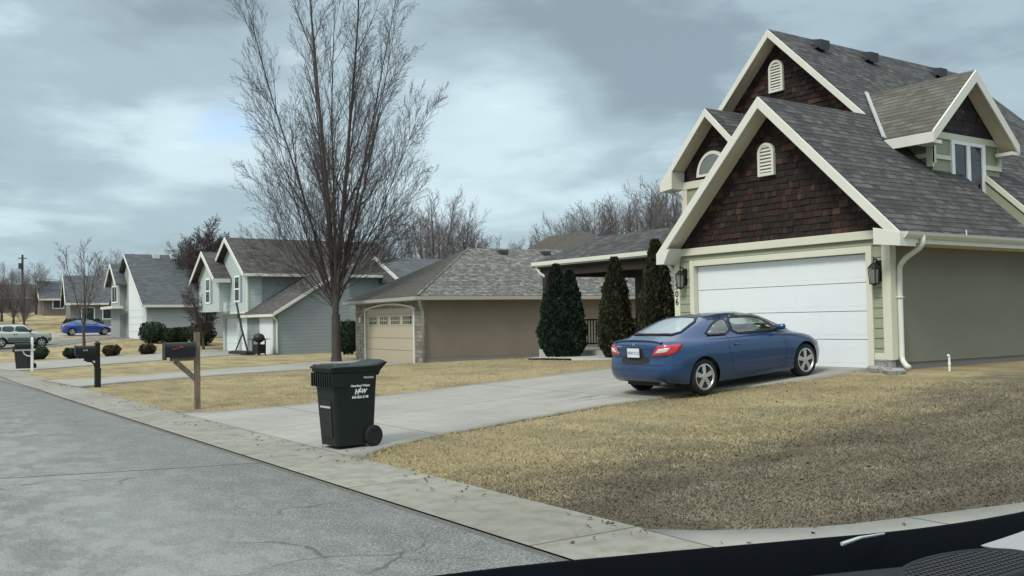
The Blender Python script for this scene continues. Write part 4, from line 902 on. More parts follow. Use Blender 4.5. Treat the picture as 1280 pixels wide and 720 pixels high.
words = ['leafless tree above the left slope of the taupe roof', 'lower leafless tree above the first roof vent of the taupe house', 'leafless tree just right of the tall bare tree', 'faint leafless tree showing through the lower limbs of the tall bare tree',
 'leafless tree directly behind the right side of the tall bare tree', 'small leafless tree above the middle roof vent of the taupe house', 'small reddish tree above the right roof vent of the taupe house', 'small leafless tree left of the rear roof peak', 'small leafless tree behind the rear roof peak', 'leafless tree in the dip right of the rear roof peak', 'fine-twigged tree rising between the middle and right roof vents', 'fine-twigged tree just behind the rear roof peak', 'fine-twigged tree at the left foot of the clump beside the gabled house', 'fine-twigged tree between the front hip and the first roof vent',
 'second tree of the clump beside the gabled house', 'tallest tree in the middle of the clump beside the gabled house', 'tree of the clump rising over the porch roof ridge', 'tree of the clump half hidden by the gabled house wall', 'tree of the clump showing just at the bay corner of the gabled house']
for (px, d, s_, rz, kk), wd in zip(sk, words): dup(base2 if kk else base, atd(px, d), rz, wd, GRP, s_)
GL = 'leafless trees on the rise at the left'
for (px, d, s_, rz, kk), wd in zip([(17, 112, (.62, .62, .46), 1, 0), (30, 106, (.6, .6, .42), 3, 0), (45, 130, (.7, .7, .50), 2, 0), (2, 118, (.75, .75, .50), 4, 0), (-14, 112, (.55, .55, .42), 5, 0), (76, 190, .5, 1.5, 0), (100, 180, .55, 3, 0), (128, 150, .62, 5, 0), (145, 140, .66, 2.2, 0), (182, 120, .60, 4.2, 0), (200, 118, .58, .4, 0), (222, 112, .66, 2.9, 0), (300, 110, .62, 1.1, 0), (330, 112, .62, 3.4, 0), (365, 108, .62, 5, 0), (420, 104, .70, 1.9, 0)],
    ['dense twiggy tree on the lawn behind the silver car', 'shorter twiggy tree on the lawn right of its twin behind the silver car', 'leafless tree near the foot of the utility pole', 'twiggy tree cut by the left picture edge', 'outermost twiggy tree beyond the left picture edge', 'far leafless tree above the low brown house', 'far leafless tree behind the young tree', 'far leafless tree above the porch house roof', 'far leafless tree left of the steep roof',
     'low treetop just over the left part of the steep roof ridge', 'low treetop over the middle of the steep roof', 'treetop over the right end of the steep roof', 'treetop behind the twin gables', 'treetop above the two-storey roof vents', 'treetop behind the right end of the two-storey roof', 'treetop behind the trunk of the tall bare tree']):
    dup(base, atd(px, d), rz, wd, GL if px < 160 else GRP, s_)

# ---- evergreens
def leafy(b, surf, n, size, seed, up=.6):
    rg = random.Random(seed)
    for _ in range(n):
        p, nrm_ = surf(rg); nrm_ = Vector(nrm_); d = (nrm_ * rg.uniform(.2, 1) + Vector((rg.gauss(0, .4), rg.gauss(0, .4), up + rg.gauss(0, .3)))).normalized(); s_ = size * rg.uniform(.5, 1.4); sd = d.orthogonal().normalized(); a = rg.uniform(0, 6.3); q = d.cross(sd); w = sd * math.cos(a) + q * math.sin(a); p = Vector(p)
        b.add([p - w * s_ * .35, p + d * s_ * .5 + w * s_ * .45, p + d * s_, p + d * s_ * .45 - w * s_ * .5], [(0, 1, 2, 3)])
def arbor(loc, h, w, mat, label, seed, lean=0):
    o = thing('arborvitae', label, 'evergreen', loc, 0, 'columnar arborvitae in front of the porch'); rg = random.Random(seed)
    def R(t, a): return w / 2 * (min(1, (t + .12) * 2.6) ** .6) * (1 - max(0, t - .12) / .90) ** .62 * (1 + .10 * math.sin(a * 3 + seed) + .07 * math.sin(a * 7 + t * 14 + seed) + .05 * math.sin(t * 31 + a * 2))
    core = B(); core.loft([[(R(t, a) * .86 * math.cos(a), R(t, a) * .86 * math.sin(a), .06 + t * h * .96) for a in np.linspace(0, 2 * PI, 20, endpoint=False)] for t in np.linspace(0, .99, 22)])
    def surf(r):
        t = r.random() ** 1.15; a = r.uniform(0, 2 * PI); q = R(t, a) * (r.uniform(.80, 1.02) + (.12 if r.random() < .06 else 0)); return (q * math.cos(a) + lean * t, q * math.sin(a), .04 + t * h * .97), (math.cos(a), math.sin(a), .3)
    leafy(core, surf, 13000, .075, seed, 1.2); core.build('crown', mat, o, uv=False)
    b = B(); b.tube([(0, 0, -.1), (0, 0, h * .5)], .06, 8); b.build('trunk', 'bark', o); return o
def gp(x, y): return (x, y, float(hz(x, y)))
arbor(gp(16.15, 21.45), 2.6, 1.05, 'conifer', 'plump dark green arborvitae at the outer end of the porch, leftmost of the row', 1)
arbor(gp(16.35, 21.10), 2.42, .9, 'conifer', 'narrower arborvitae leaning against the leftmost one beside the porch post', 5)
arbor(gp(16.2, 19.0), 2.60, .98, 'conifer_rust', 'olive-tinged arborvitae standing clear in the middle of the porch front', 2)
arbor(gp(16.2, 17.45), 2.95, 1.0, 'conifer_rust', 'tallest arborvitae, right behind the blue coupe near the garage corner', 3)
def bush(loc, w, h, mat, label, seed, n=1600, size=.09, grp=None, flat=1.0, name='round_shrub'):
    o = thing(name, label, 'shrub', loc, 0, grp); b = B(); rg = random.Random(seed)
    def R(a, t): return 1 + .08 * math.sin(3 * a + seed) + .06 * math.sin(5 * a + t * 5)
    b.loft([[(w / 2 * .85 * math.sin(th) * R(a, th) * math.cos(a), w / 2 * .85 * math.sin(th) * R(a, th) * math.sin(a), h * (.5 - .47 * math.cos(th) * 1)) for a in np.linspace(0, 2 * PI, 14, endpoint=False)] for th in np.linspace(.35, PI - .15, 9)])
    def surf(r):
        th = math.acos(r.uniform(-.95, .8)); a = r.uniform(0, 2 * PI); th = PI - th; q = R(a, th) * r.uniform(.85, 1.03); return (w / 2 * q * math.sin(th) * math.cos(a), w / 2 * q * math.sin(th) * math.sin(a), h * (.5 - .49 * math.cos(th))), (math.sin(th) * math.cos(a), math.sin(th) * math.sin(a), -math.cos(th))
    leafy(b, surf, n, size, seed, .3); b.build('foliage', mat, o, uv=False); b = B(); b.tube([(0, 0, -.1), (0, 0, h * .3)], .04, 6); b.build('stem', 'bark', o); return o
for k, (px, py, w, lb) in enumerate([(48, 449, 1.15, 'small clipped shrub just right of the white mailbox post'), (90, 448, .95, 'small clipped shrub behind the arm of the black mailbox'), (139, 445, 1.0, 'small brownish clipped shrub right of the black mailbox'), (184, 443, .95, 'small brownish clipped shrub left of the wooden-post mailbox')]):
    bush(G(px, py), w, w * .72, 'boxwood' if k < 2 else 'boxwood_brown', lb, 50 + k, 900, .09, 'small shrubs in a row along the drive')
for k, (px, dd, w, h, lb) in enumerate([(190, 74.2, 1.75, 1.6, 'tall round dark bush at the garage corner of the steep-roofed house'), (212, 74, 1.5, 1.15, 'lower dark bush, left of the middle pair against the pale wall'), (226, 74, 1.4, 1.2, 'lower dark bush, right of the middle pair against the pale wall'), (252, 72.5, 1.9, 1.65, 'large round dark bush at the right end of the pale wall')]):
    bush(atd(px, dd), w, h, 'boxwood', lb, 60 + k, 1200, .12, 'dark bushes along the wall of the steep-roofed house')
bush(gp(22.6, 49.3), 1.1, 2.0, 'boxwood', 'tall dark evergreen bush between the tree trunk and the tan garage', 70, 2200, .1, None, name='evergreen_bush')
bush(atd(92, 103), 2.0, 1.3, 'boxwood', 'dark bush in front of the grey porch house', 71, 900, .14, 'bushes at the porch house')
bush(atd(112, 103), 2.3, 1.3, 'boxwood', 'wider dark bush by the porch stairs', 72, 900, .14, 'bushes at the porch house')

# utility pole and wires
up_ = atd(28, 135); PL = thing('utility_pole', 'wooden utility pole with a transformer rising above the trees at the far left', 'utility pole', up_)
b = B(); b.tube([(0, 0, -.5), (0, 0, 7.4)], [.17, .12], 8); b.build('pole', 'bark', PL); b = B(); b.box((-.5, -.06, 6.9), (.5, .06, 7.0)); b.build('crossarm', 'bark', PL)
b = B(); b.lathe([(0, 5.6), (.2, 5.6), (.22, 6.3), (0, 6.35)], (-.3, -.3, 0), 'Z', 10); b.build('transformer', 'lead', PL)
for k, (z, wd) in enumerate(((4.9, 'upper'), (4.4, 'middle'), (3.7, 'lower'))):
    q = atd(160, 118); p0 = Vector((up_[0], up_[1], up_[2] + z)); p1 = Vector((q[0], q[1], q[2] + z - .2)); pts = [p0.lerp(p1, t) - Vector((0, 0, .5 * 4 * t * (1 - t))) for t in np.linspace(0, 1, 14)]
    b = B(); b.tube(pts, .018, 4); o = b.build('power_line', 'black'); tag(o, wd + ' of the three power lines strung right from the utility pole', 'cable', 'power lines from the utility pole')
# ================================================================== vehicles
def cr(P, t):
    """Catmull-Rom through rows P at parameter t (0..n-1)"""
    n = len(P); i = min(int(t), n - 2); f = t - i; p0 = P[max(i - 1, 0)]; p1 = P[i]; p2 = P[i + 1]; p3 = P[min(i + 2, n - 1)]
    if i == 0: p0 = 2 * p1 - p2
    if i == n - 2: p3 = 2 * p2 - p1
    return .5 * ((2 * p1) + (-p0 + p2) * f + (2 * p0 - 5 * p1 + 4 * p2 - p3) * f * f + (-p0 + 3 * p1 - 3 * p2 + p3) * f ** 3)
def shell(rings, kt=5, kr=4, tens=None):
    """rings: [ring][key](x, y, z) half body, y>=0 ; returns verts, faces of the whole closed skin"""
    A = np.array(rings, float); nr, nk = A.shape[:2]
    ts = np.linspace(0, nk - 1, (nk - 1) * kt + 1); rs = np.linspace(0, nr - 1, (nr - 1) * kr + 1)
    g1 = np.array([[cr(A[r], t) for t in ts] for r in range(nr)])
    g = np.array([[cr(g1[:, j], r) for j in range(len(ts))] for r in rs]); g[:, 0, 1] = 0; g[:, -1, 1] = 0; g[:, :, 1] = np.maximum(g[:, :, 1], 0)
    R, N = g.shape[:2]; V = []; F = []; ring = 2 * (N - 1)
    for r in range(R):
        for j in range(N): V.append(tuple(g[r, j]))
        for j in range(N - 2, 0, -1): V.append((g[r, j, 0], -g[r, j, 1], g[r, j, 2]))
    for r in range(R - 1):
        for j in range(ring):
            k = (j + 1) % ring; F.append((r * ring + j, r * ring + k, (r + 1) * ring + k, (r + 1) * ring + j))
    F.append(tuple(range(ring - 1, -1, -1)))
    # close the roof line
    o = (R - 1) * ring
    for j in range(N - 1):
        a, b_ = o + j, o + j + 1; c, d = o + (ring - j - 1) % ring if j + 1 < N - 1 else o + N - 1, o + (ring - j) % ring if j else o
        q = [a, b_, c, d]; q2 = []
        for i in q:
            if i not in q2: q2.append(i)
        if len(q2) >= 3: F.append(tuple(q2))
    return V, F
def densify(pts, closed=True, step=.06):
    out = []; n = len(pts)
    for i in range(n if closed else n - 1):
        a, b_ = np.array(pts[i], float), np.array(pts[(i + 1) % n], float); m = max(1, int(np.linalg.norm(b_ - a) / step))
        for k in range(m): out.append(a + (b_ - a) * k / m)
    if not closed: out.append(np.array(pts[-1], float))
    return out
def smoothpoly(pts, it=2):
    p = [np.array(q, float) for q in pts]
    for _ in range(it):
        q = []; n = len(p)
        for i in range(n): a, b_ = p[i], p[(i + 1) % n]; q += [a * .8 + b_ * .2, a * .2 + b_ * .8]
        p = q
    return p
def inpoly(x, y, P):
    c = False; n = len(P); j = n - 1
    for i in range(n):
        if (P[i][1] > y) != (P[j][1] > y) and x < (P[j][0] - P[i][0]) * (y - P[i][1]) / (P[j][1] - P[i][1]) + P[i][0]: c = not c
        j = i
    return c
class Decal:
    """patches laid on the body skin: 2-D outlines (u, v) pushed along dir onto the mesh"""
    def __init__(s, V, F): s.t = BVHTree.FromPolygons([Vector(v) for v in V], F)
    def hit(s, u, v, o, U, Vv, D, off):
        p = Vector(o) + Vector(U) * float(u) + Vector(Vv) * float(v); h = s.t.ray_cast(p, Vector(D))
        if h[0] is None:
            h = s.t.find_nearest(p + Vector(D) * 1.0)
        n = h[1]; n = -n if n.dot(Vector(D)) > 0 else n
        return h[0] + n * off
    def patch(s, b, outline, fr, off=.004, inset=None, rings=5, step=.05):
        P = densify(outline, True, step); c = sum(P) / len(P); o, U, Vv, D = fr
        if inset is None:
            R = [[s.hit(*(c + (p - c) * f), o, U, Vv, D, off) for p in P] for f in np.linspace(1, .08, rings)]
            R.insert(0, [s.hit(*p, o, U, Vv, D, off - .006) for p in P]); b.loft(R, cap=False); n = len(P); k = len(b.v) - n; b.f.append(tuple(range(k, k + n)))
        else:
            c = np.array(c); q = []
            for i, p in enumerate(P):
                t = P[(i + 1) % len(P)] - P[i - 1]; nn = np.array([-t[1], t[0]]); nn = nn / (np.linalg.norm(nn) + 1e-9); nn = nn if nn.dot(c - p) > 0 else -nn; q.append((p, nn))
            R = [[s.hit(*(p - nn * .004), o, U, Vv, D, -.002) for p, nn in q], [s.hit(*p, o, U, Vv, D, off) for p, nn in q], [s.hit(*(p + nn * inset), o, U, Vv, D, off) for p, nn in q], [s.hit(*(p + nn * (inset + .004)), o, U, Vv, D, off - .01) for p, nn in q]]; b.loft(R, cap=False)
        return b
    def line(s, b, pts, fr, w=.004, off=.0015):
        P = densify(pts, False, .05); o, U, Vv, D = fr; L, Rr = [], []
        for i, p in enumerate(P):
            t = P[min(i + 1, len(P) - 1)] - P[max(i - 1, 0)]; nn = np.array([-t[1], t[0]]); nn = nn / (np.linalg.norm(nn) + 1e-9); L.append(s.hit(*(p + nn * w), o, U, Vv, D, off)); Rr.append(s.hit(*(p - nn * w), o, U, Vv, D, off))
        b.loft([L, Rr], cap=False, closed=False)
RIGHT = ((0, -3, 0), (1, 0, 0), (0, 0, 1), (0, 1, 0)); LEFT = ((0, 3, 0), (1, 0, 0), (0, 0, 1), (0, -1, 0)); REAR = ((-4, 0, 0), (0, 1, 0), (0, 0, 1), (1, 0, 0)); FRONT = ((7, 0, 0), (0, 1, 0), (0, 0, 1), (-1, 0, 0)); TOP = ((0, 0, 4), (1, 0, 0), (0, 1, 0), (0, 0, -1))
def wheel(parent, x, y, z, r, rr, sgn, spokes=5):
    tb = B(); w = .20
    tb.lathe([(rr - .02, -w / 2 + .02), (rr + .01, -w / 2), (r - .03, -w / 2), (r - .006, -w / 2 + .025), (r, -w / 2 + .05), (r, w / 2 - .05), (r - .006, w / 2 - .025), (r - .03, w / 2), (rr + .01, w / 2), (rr - .02, w / 2 - .02)], (x, y, z), 'Y', 36)
    ty = tb.build('tyre', 'tyre', parent, smooth=True, uv=False)
    rb = B(); f = y + sgn * (w / 2 - .012)
    pr = [(rr + .008, 0), (rr + .008, .01), (rr - .012, .012), (rr - .022, -.01), (rr - .03, -.07), (rr - .03, -.071)]
    rb.lathe([(a, sgn * h) for a, h in pr[:-1]], (x, f, z), 'Y', 36, cap=False)
    for k in range(spokes):
        a = 2 * PI * k / spokes + .3; ca, sa = math.cos(a), math.sin(a)
        def P(rad, off, dep): return (x + ca * rad - sa * off, f + sgn * dep, z + sa * rad + ca * off)
        v = [P(.04, -.030, .004), P(.04, .030, .004), P(rr - .015, .046, -.006), P(rr - .015, -.046, -.006), P(.04, -.034, -.045), P(.04, .034, -.045), P(rr - .015, .052, -.05), P(rr - .015, -.052, -.05)]
        rb.add(v, [(0, 1, 2, 3), (7, 6, 5, 4), (0, 4, 5, 1), (1, 5, 6, 2), (2, 6, 7, 3), (3, 7, 4, 0)])
    rb.lathe([(.0, .006 * sgn), (.045, .006 * sgn), (.062, -.004 * sgn), (.065, -.05 * sgn)], (x, f, z), 'Y', 20)
    rb.build('rim', 'alloy', ty, uv=False)
    d = B(); d.lathe([(0, 0), (rr - .02, 0), (rr - .02, .01), (0, .01)], (x, f - sgn * .075, z), 'Y', 28); d.build('brake_disc', 'plastic', ty, uv=False); return ty
def cut_arches(o, wheels, r, hw):
    for (x, z) in wheels:
        for s_ in (-1, 1):
            c = B(); c.lathe([(0, -.22), (r, -.22), (r, .22), (0, .22)], (x, s_ * (hw - .06), z), 'Y', 40)
            co = c.build('cut', 'plastic', uv=False); co.parent = o.parent
            m = o.modifiers.new('b', 'BOOLEAN'); m.operation = 'DIFFERENCE'; m.object = co; m.solver = 'EXACT'; bake(o); bpy.data.objects.remove(co)
def make_car(T_, name, label, cat, loc, rz, K, paint, rake=0):
    o = thing(name, label, cat, loc, rz); WMc = WM[o.name]
    V, F = shell(K['rings']); b = B(); b.add(V, F); body = b.build('body', paint, o, smooth=True, uv=False); dc = Decal(V, F)
    cut_arches(body, K['wheels'], K['arch'], K['hw'])
    wz = K['wheels'][0][1]
    # openings behind the panes
    me = body.data; bm = bmesh.new(); bm.from_mesh(me); dele = []
    for f in bm.faces:
        c = f.calc_center_median(); n = f.normal
        for kind, poly in K['panes']:
            if kind == 'side' and abs(c.y) > .45 and inpoly(c.x, c.z, poly) and c.z > K['belt']: dele.append(f); break
            if kind == 'top' and inpoly(c.x, c.y, poly) and c.z > K['belt'] and n.z != 0 and abs(n.x) > .12: dele.append(f); break
    bmesh.ops.delete(bm, geom=list(set(dele)), context='FACES')
    for f in bm.faces:
        f.smooth = True
    bm.to_mesh(me); bm.free()
    try: me.set_sharp_from_angle(angle=R_(38))
    except Exception: pass
    me.materials.clear(); me.materials.append(M[paint])
    for kind, poly, nm, mat in K['glass']:
        for fr in ((RIGHT, LEFT) if kind == 'side' else (TOP,)):
            b = B(); dc.patch(b, poly, fr, .007 if kind == 'side' else .012, None, 14, .045); g_ = b.build(nm, mat, o, smooth=True, uv=False)
            b = B(); dc.patch(b, poly, fr, .012 if kind == 'side' else .018, .028 if kind == 'side' else .04, 5, .045); b.build('window_seal', 'plastic', g_, smooth=False, uv=False)
    for (x, z) in K['wheels']:
        for s_ in (-1, 1): wheel(o, x, s_ * (K['hw'] - .125), z, K['r'], K['rim'], s_, K.get('spokes', 5))
    # dark well liners
    b = B()
    for (x, z) in K['wheels']: b.box((x - .36, -K['hw'] + .26, z - .1), (x + .36, K['hw'] - .26, z + .3))
    b.box((K['wheels'][0][0] - .5, -.6, z - .13), (K['wheels'][1][0] + .5, .6, z)); b.build('underbody', 'plastic', o, uv=False)
    return o, dc, body
def coupe_rings():
    R0 = [(-.58, 0, .24), (-.58, .35, .24), (-.56, .62, .24), (-.5, .72, .23), (-.38, .74, .22), (0, .75, .20), (.65, .77, .19), (1.3, .77, .19), (2.0, .77, .19), (2.65, .75, .20), (3.05, .70, .20), (3.2, .42, .20), (3.26, 0, .20)]
    R1 = [(-.86, 0, .30), (-.84, .38, .30), (-.76, .68, .29), (-.62, .78, .28), (-.42, .82, .25), (0, .83, .22), (.65, .835, .205), (1.3, .835, .205), (2.0, .835, .205), (2.65, .83, .215), (3.08, .76, .22), (3.36, .46, .22), (3.44, 0, .22)]
    R2 = [(-.95, 0, .42), (-.925, .42, .42), (-.84, .72, .42), (-.66, .83, .42), (-.42, .862, .42), (0, .868, .42), (.65, .868, .40), (1.3, .868, .39), (2.0, .868, .39), (2.65, .865, .40), (3.10, .78, .40), (3.42, .50, .40), (3.50, 0, .40)]
    R3 = [(-.94, 0, .585), (-.915, .42, .585), (-.83, .72, .585), (-.66, .83, .59), (-.42, .868, .60), (0, .876, .62), (.65, .876, .60), (1.3, .876, .58), (2.0, .876, .57), (2.65, .872, .56), (3.08, .79, .54), (3.38, .52, .52), (3.46, 0, .50)]
    R4 = [(-.90, 0, .70), (-.875, .42, .705), (-.80, .71, .72), (-.64, .815, .74), (-.42, .855, .77), (0, .868, .80), (.65, .868, .79), (1.3, .868, .77), (2.0, .866, .75), (2.65, .855, .72), (3.02, .79, .66), (3.28, .54, .62), (3.37, 0, .60)]
    R5 = [(-.875, 0, .98), (-.855, .40, .975), (-.79, .66, .955), (-.64, .765, .945), (-.42, .80, .935), (0, .825, .925), (.65, .835, .905), (1.3, .835, .885), (2.0, .825, .865), (2.60, .79, .825), (2.92, .71, .77), (3.10, .46, .74), (3.16, 0, .735)]
    R6 = [(-.42, 0, 1.065), (-.41, .36, 1.06), (-.36, .60, 1.045), (-.26, .685, 1.03), (-.05, .74, 1.01), (.25, .765, .985), (.75, .78, .96), (1.3, .785, .94), (1.8, .775, .925), (2.18, .74, .915), (2.38, .64, .93), (2.50, .38, .955), (2.54, 0, .965)]
    R7 = [(.42, 0, 1.325), (.42, .30, 1.318), (.40, .46, 1.30), (.44, .53, 1.285), (.55, .555, 1.285), (.72, .57, 1.29), (.95, .58, 1.30), (1.2, .58, 1.30), (1.42, .57, 1.285), (1.58, .55, 1.265), (1.66, .50, 1.262), (1.70, .30, 1.285), (1.72, 0, 1.292)]
    xs = [.70, .70, .70, .72, .78, .86, .95, 1.1, 1.2, 1.3, 1.36, 1.38, 1.38]; R8 = [(x, 0, 1.355 - .05 * (x - 1.0) ** 2) for x in xs]
    RR = [R0, R1, R2, R3, R4, R5, R6, R7, R8]
    return [[(x * .90 if x < -.45 else x, y, z) for x, y, z in r] for r in RR]
side_w = smoothpoly([(.83, .972), (1.4, .955), (2.04, .94), (1.98, 1.02), (1.66, 1.205), (1.50, 1.25), (1.15, 1.278), (.83, 1.275)], 1)
qtr_w = smoothpoly([(.12, 1.01), (.79, .975), (.79, 1.273), (.62, 1.262), (.40, 1.19)], 1)
rear_w = smoothpoly([(-.35, -.60), (.37, -.46), (.42, 0), (.37, .46), (-.35, .60), (-.41, 0)], 1)
wind_w = smoothpoly([(2.36, -.60), (1.75, -.46), (1.78, 0), (1.75, .46), (2.36, .60), (2.47, 0)], 2)
def shrink(P, k=.965): c = sum(P) / len(P); return [c + (p - c) * k for p in P]
COUPE = dict(rings=coupe_rings(), wheels=[(0, .315), (2.65, .315)], arch=.358, hw=.875, r=.315, rim=.218, belt=.95,
    panes=[('side', shrink(side_w)), ('side', shrink(qtr_w, .93)), ('top', shrink(rear_w)), ('top', shrink(wind_w))],
    glass=[('side', side_w, 'door_window', 'carglass'), ('side', qtr_w, 'quarter_window', 'carglass'), ('top', rear_w, 'rear_window', 'rearglass'), ('top', wind_w, 'windscreen', 'carglass')])
rw_, fw_ = G(876, 492), G(1003, 475)
cx, cy = 11.45, 11.5; hd = math.atan2(.02, 2.65)
cz0, cz1 = float(hz(11.45, 12.2)) + .02, float(hz(14.1, 12.2)) + .02
CAR, dc, body = make_car(None, 'blue_coupe', 'metallic blue two-door coupe parked nose-in before the white garage door', 'car', (cx + .12, cy + .62, cz0 - .005), 0.0, COUPE, 'blue')
CAR.scale = (.965, .95, .955)
CAR.rotation_euler = (0, -math.atan2(cz1 - cz0, 2.65), 0.0)
# tail lamps wrap the corners
DR_ = Vector((.72, .69, 0)).normalized()
for s_ in (1, -1):
    D = Vector((.80, s_ * -.60, 0)).normalized() * 1.0; D = Vector((.80, .60 * -s_, 0)).normalized(); U = Vector((D.y * -s_, D.x * s_, 0)); U = Vector((.60, .80 * s_, 0)); o_ = Vector((-.78, s_ * .74, 0)) - D * 2
    fr = (o_, U, (0, 0, 1), D)
    b = B(); dc.patch(b, smoothpoly([(-.27, .745), (-.15, .915), (.12, .93), (.27, .925), (.20, .80), (.06, .755)], 0), fr, .010, None, 4, .03); L = b.build('tail_lamp', 'red_lens', CAR, smooth=True, uv=False)
    b = B(); dc.patch(b, smoothpoly([(-.20, .79), (-.12, .87), (.08, .885), (.02, .81)], 0), fr, .016, None, 3, .03); b.build('clear_lens', 'clear_lens', L, smooth=True, uv=False)
b = B(); dc.patch(b, smoothpoly([(-.36, .60), (-.33, .74), (.33, .74), (.36, .60)], 1), REAR, .003, None, 4, .05); b.build('plate_recess', 'plastic', CAR, uv=False)
b = B(); dc.patch(b, smoothpoly([(-.22, .70), (-.20, .895), (.20, .895), (.22, .70)], 1), REAR, .005, None, 4, .05); PRc = b.build('number_plate_mount', 'plastic', CAR, uv=False)
hp = dc.hit(0, .80, *REAR, .02); b = B(); b.box((hp.x - .012, -.155, .722), (hp.x - .004, .155, .878)); PLT = b.build('number_plate', 'plate', CAR, uv=False)
t = text_mesh('plate_lettering', 'XEW C12', .070, 'plate_ink', None, frame4((hp.x - .0145, 0, .795), (0, -1, 0), (0, 0, 1)), .0015); t.parent = PLT
b = B(); h2 = dc.hit(0, .945, *REAR, .008); b.box((h2.x - .01, -.03, .92), (h2.x, -.018, .965)); b.box((h2.x - .01, .018, .92), (h2.x, .03, .965)); b.box((h2.x - .01, -.018, .937), (h2.x, .018, .948)); b.build('badge', 'alloy', CAR, uv=False)
b = B(); dc.patch(b, smoothpoly([(.34, .895), (.34, .91), (.5, .915), (.5, .90)], 0), REAR, .003, None, 3, .05); b.build('script_badge', 'alloy', CAR, uv=False)
b = B()
dc.line(b, [(-.84, .59), (-.4, .592), (.4, .592), (.84, .59)], REAR, .004)
dc.line(b, [(-.70, .735), (-.63, .755), (-.60, .95)], REAR, .003); dc.line(b, [(.70, .735), (.63, .755), (.60, .95)], REAR, .003)
for fr in (RIGHT, LEFT):
    dc.line(b, [(.66, .96), (.62, .80), (.66, .50), (.72, .27)], fr, .004); dc.line(b, [(2.06, .93), (2.10, .7), (2.08, .45), (2.02, .27)], fr, .004); dc.line(b, [(.72, .27), (2.02, .27)], fr, .004)
    dc.line(b, [(-.74, .59), (-.45, .592), (-.345, .60)], fr, .004)
dc.line(b, [(2.62, -.70), (2.60, 0), (2.62, .70)], TOP, .004)
b.build('panel_gap', 'plastic', CAR, uv=False)
# deck-lid lip
b = B(); L_ = [dc.hit(-.755 + .06 * abs(v) ** 2, v, *TOP, .004) for v in np.linspace(-.62, .62, 15)]
b.loft([[p + Vector((-.015, 0, -.005)) for p in L_], [p + Vector((-.035, 0, .022)) for p in L_], [p + Vector((.01, 0, .026)) for p in L_], [p + Vector((.09, 0, -.004)) for p in L_]], cap=False, closed=False); b.build('deck_lip', 'blue', CAR, smooth=True, uv=False)
b = B(); b.tube([(-.79, -.60, .27), (-.5, -.60, .27)], .032, 12); b.build('exhaust', 'lead', CAR, smooth=True, uv=False)
b = B(); dc.patch(b, smoothpoly([(-.6, .235), (-.62, .30), (.62, .30), (.6, .235)], 1), REAR, .004, None, 3, .06); b.build('rear_valance', 'plastic', CAR, uv=False)
for s_ in (-1, 1):
    b = B(); b.loft([[(1.93 + x * sx, s_ * (.80 + .19 * t), .97 + zz * sz + .035) for x, zz in ((-.06, -.05), (.06, -.045), (.08, .02), (.03, .06), (-.05, .055))] for t, sx, sz in ((0, .5, .5), (.35, .9, .9), (1, .8, .95), (1.12, .3, .4))]); b.build('door_mirror', 'blue', CAR, smooth=True, uv=False)
    b = B(); hpt = dc.hit(.84, .80, *(RIGHT if s_ < 0 else LEFT), .0); b.tube([(.76, hpt.y, .80), (.78, hpt.y + s_ * .035, .80), (.92, hpt.y + s_ * .035, .80), (.94, hpt.y, .80)], .014, 8); b.build('door_handle', 'blue', CAR, smooth=True, uv=False)
    D = Vector((-.75, -s_ * .66, 0)).normalized(); U = Vector((-.66, s_ * .75, 0)); fr = (Vector((3.1, s_ * .62, 0)) - D * 2, U, (0, 0, 1), D)
    b = B(); dc.patch(b, smoothpoly([(-.22, .585), (-.20, .66), (.05, .70), (.22, .695), (.12, .60)], 1), fr, .008, None, 4, .03); b.build('headlight', 'clear_lens', CAR, smooth=True, uv=False)
# seats and dash inside
b = B()
def seatb(b, x, y):
    b.loft([[(x + dx, y + dy * 1.0, z) for dx, dy in ((-.06, -.22), (.06, -.22), (.08, .22), (-.06, .22))] for x, z in ((x, .45), (x - .05, .72), (x - .12, .98), (x - .15, 1.06))]); b.box((x - .22, y - .09, 1.06), (x - .14, y + .09, 1.20)); b.box((x, y - .24, .38), (x + .5, y + .24, .5))
for y in (-.36, .36): seatb(b, 1.15, y)
b.box((.12, -.55, .5), (.3, .55, .99)); b.build('seats', 'seat', CAR, bevel=.02, uv=False)
b = B(); b.loft([[(x, y, z) for y in np.linspace(-.68, .68, 5)] for x, z in ((1.75, .5), (1.72, .86), (1.9, .93), (2.45, .93))], cap=False, closed=False); b.tube([(1.62, .36 + .17 * math.cos(a), .88 + .17 * math.sin(a)) for a in np.linspace(0, 2 * PI, 20)], .014, 6); b.build('dashboard', 'plastic', CAR, uv=False)
b = B(); b.box((-.42, -.62, .2), (2.6, .62, .38)); b.box((-.4, -.60, .985), (.14, .60, .995)); b.build('cabin_floor', 'plastic', CAR, uv=False)
b = B(); b.box((1.72, -.09, 1.19), (1.74, .09, 1.25)); b.build('rear_view_mirror', 'plastic', CAR, uv=False)

# far blue hatchback-like car shares the coupe skin with its own paint
def cheap_copy(src, name, label, loc, rz, paint, swap):
    o = thing(name, label, 'car', loc, rz)
    def cp(s_, par):
        c = s_.copy(); COL.objects.link(c); c.parent = par
        if c.type == 'MESH' and c.data.materials and c.data.materials[0] == M[swap]: c.data = c.data.copy(); c.data.materials[0] = M[paint]
        for ch in s_.children: cp(ch, c)
    for ch in src.children: cp(ch, o)
    return o
p = G(106, 419.5)
FB = cheap_copy(CAR, 'blue_car', 'bright blue car parked before the grey porch house, nose to the right', (p[0] - 1.2, p[1] - .4, p[2] + .05), R_(-2), 'blue2', 'blue')
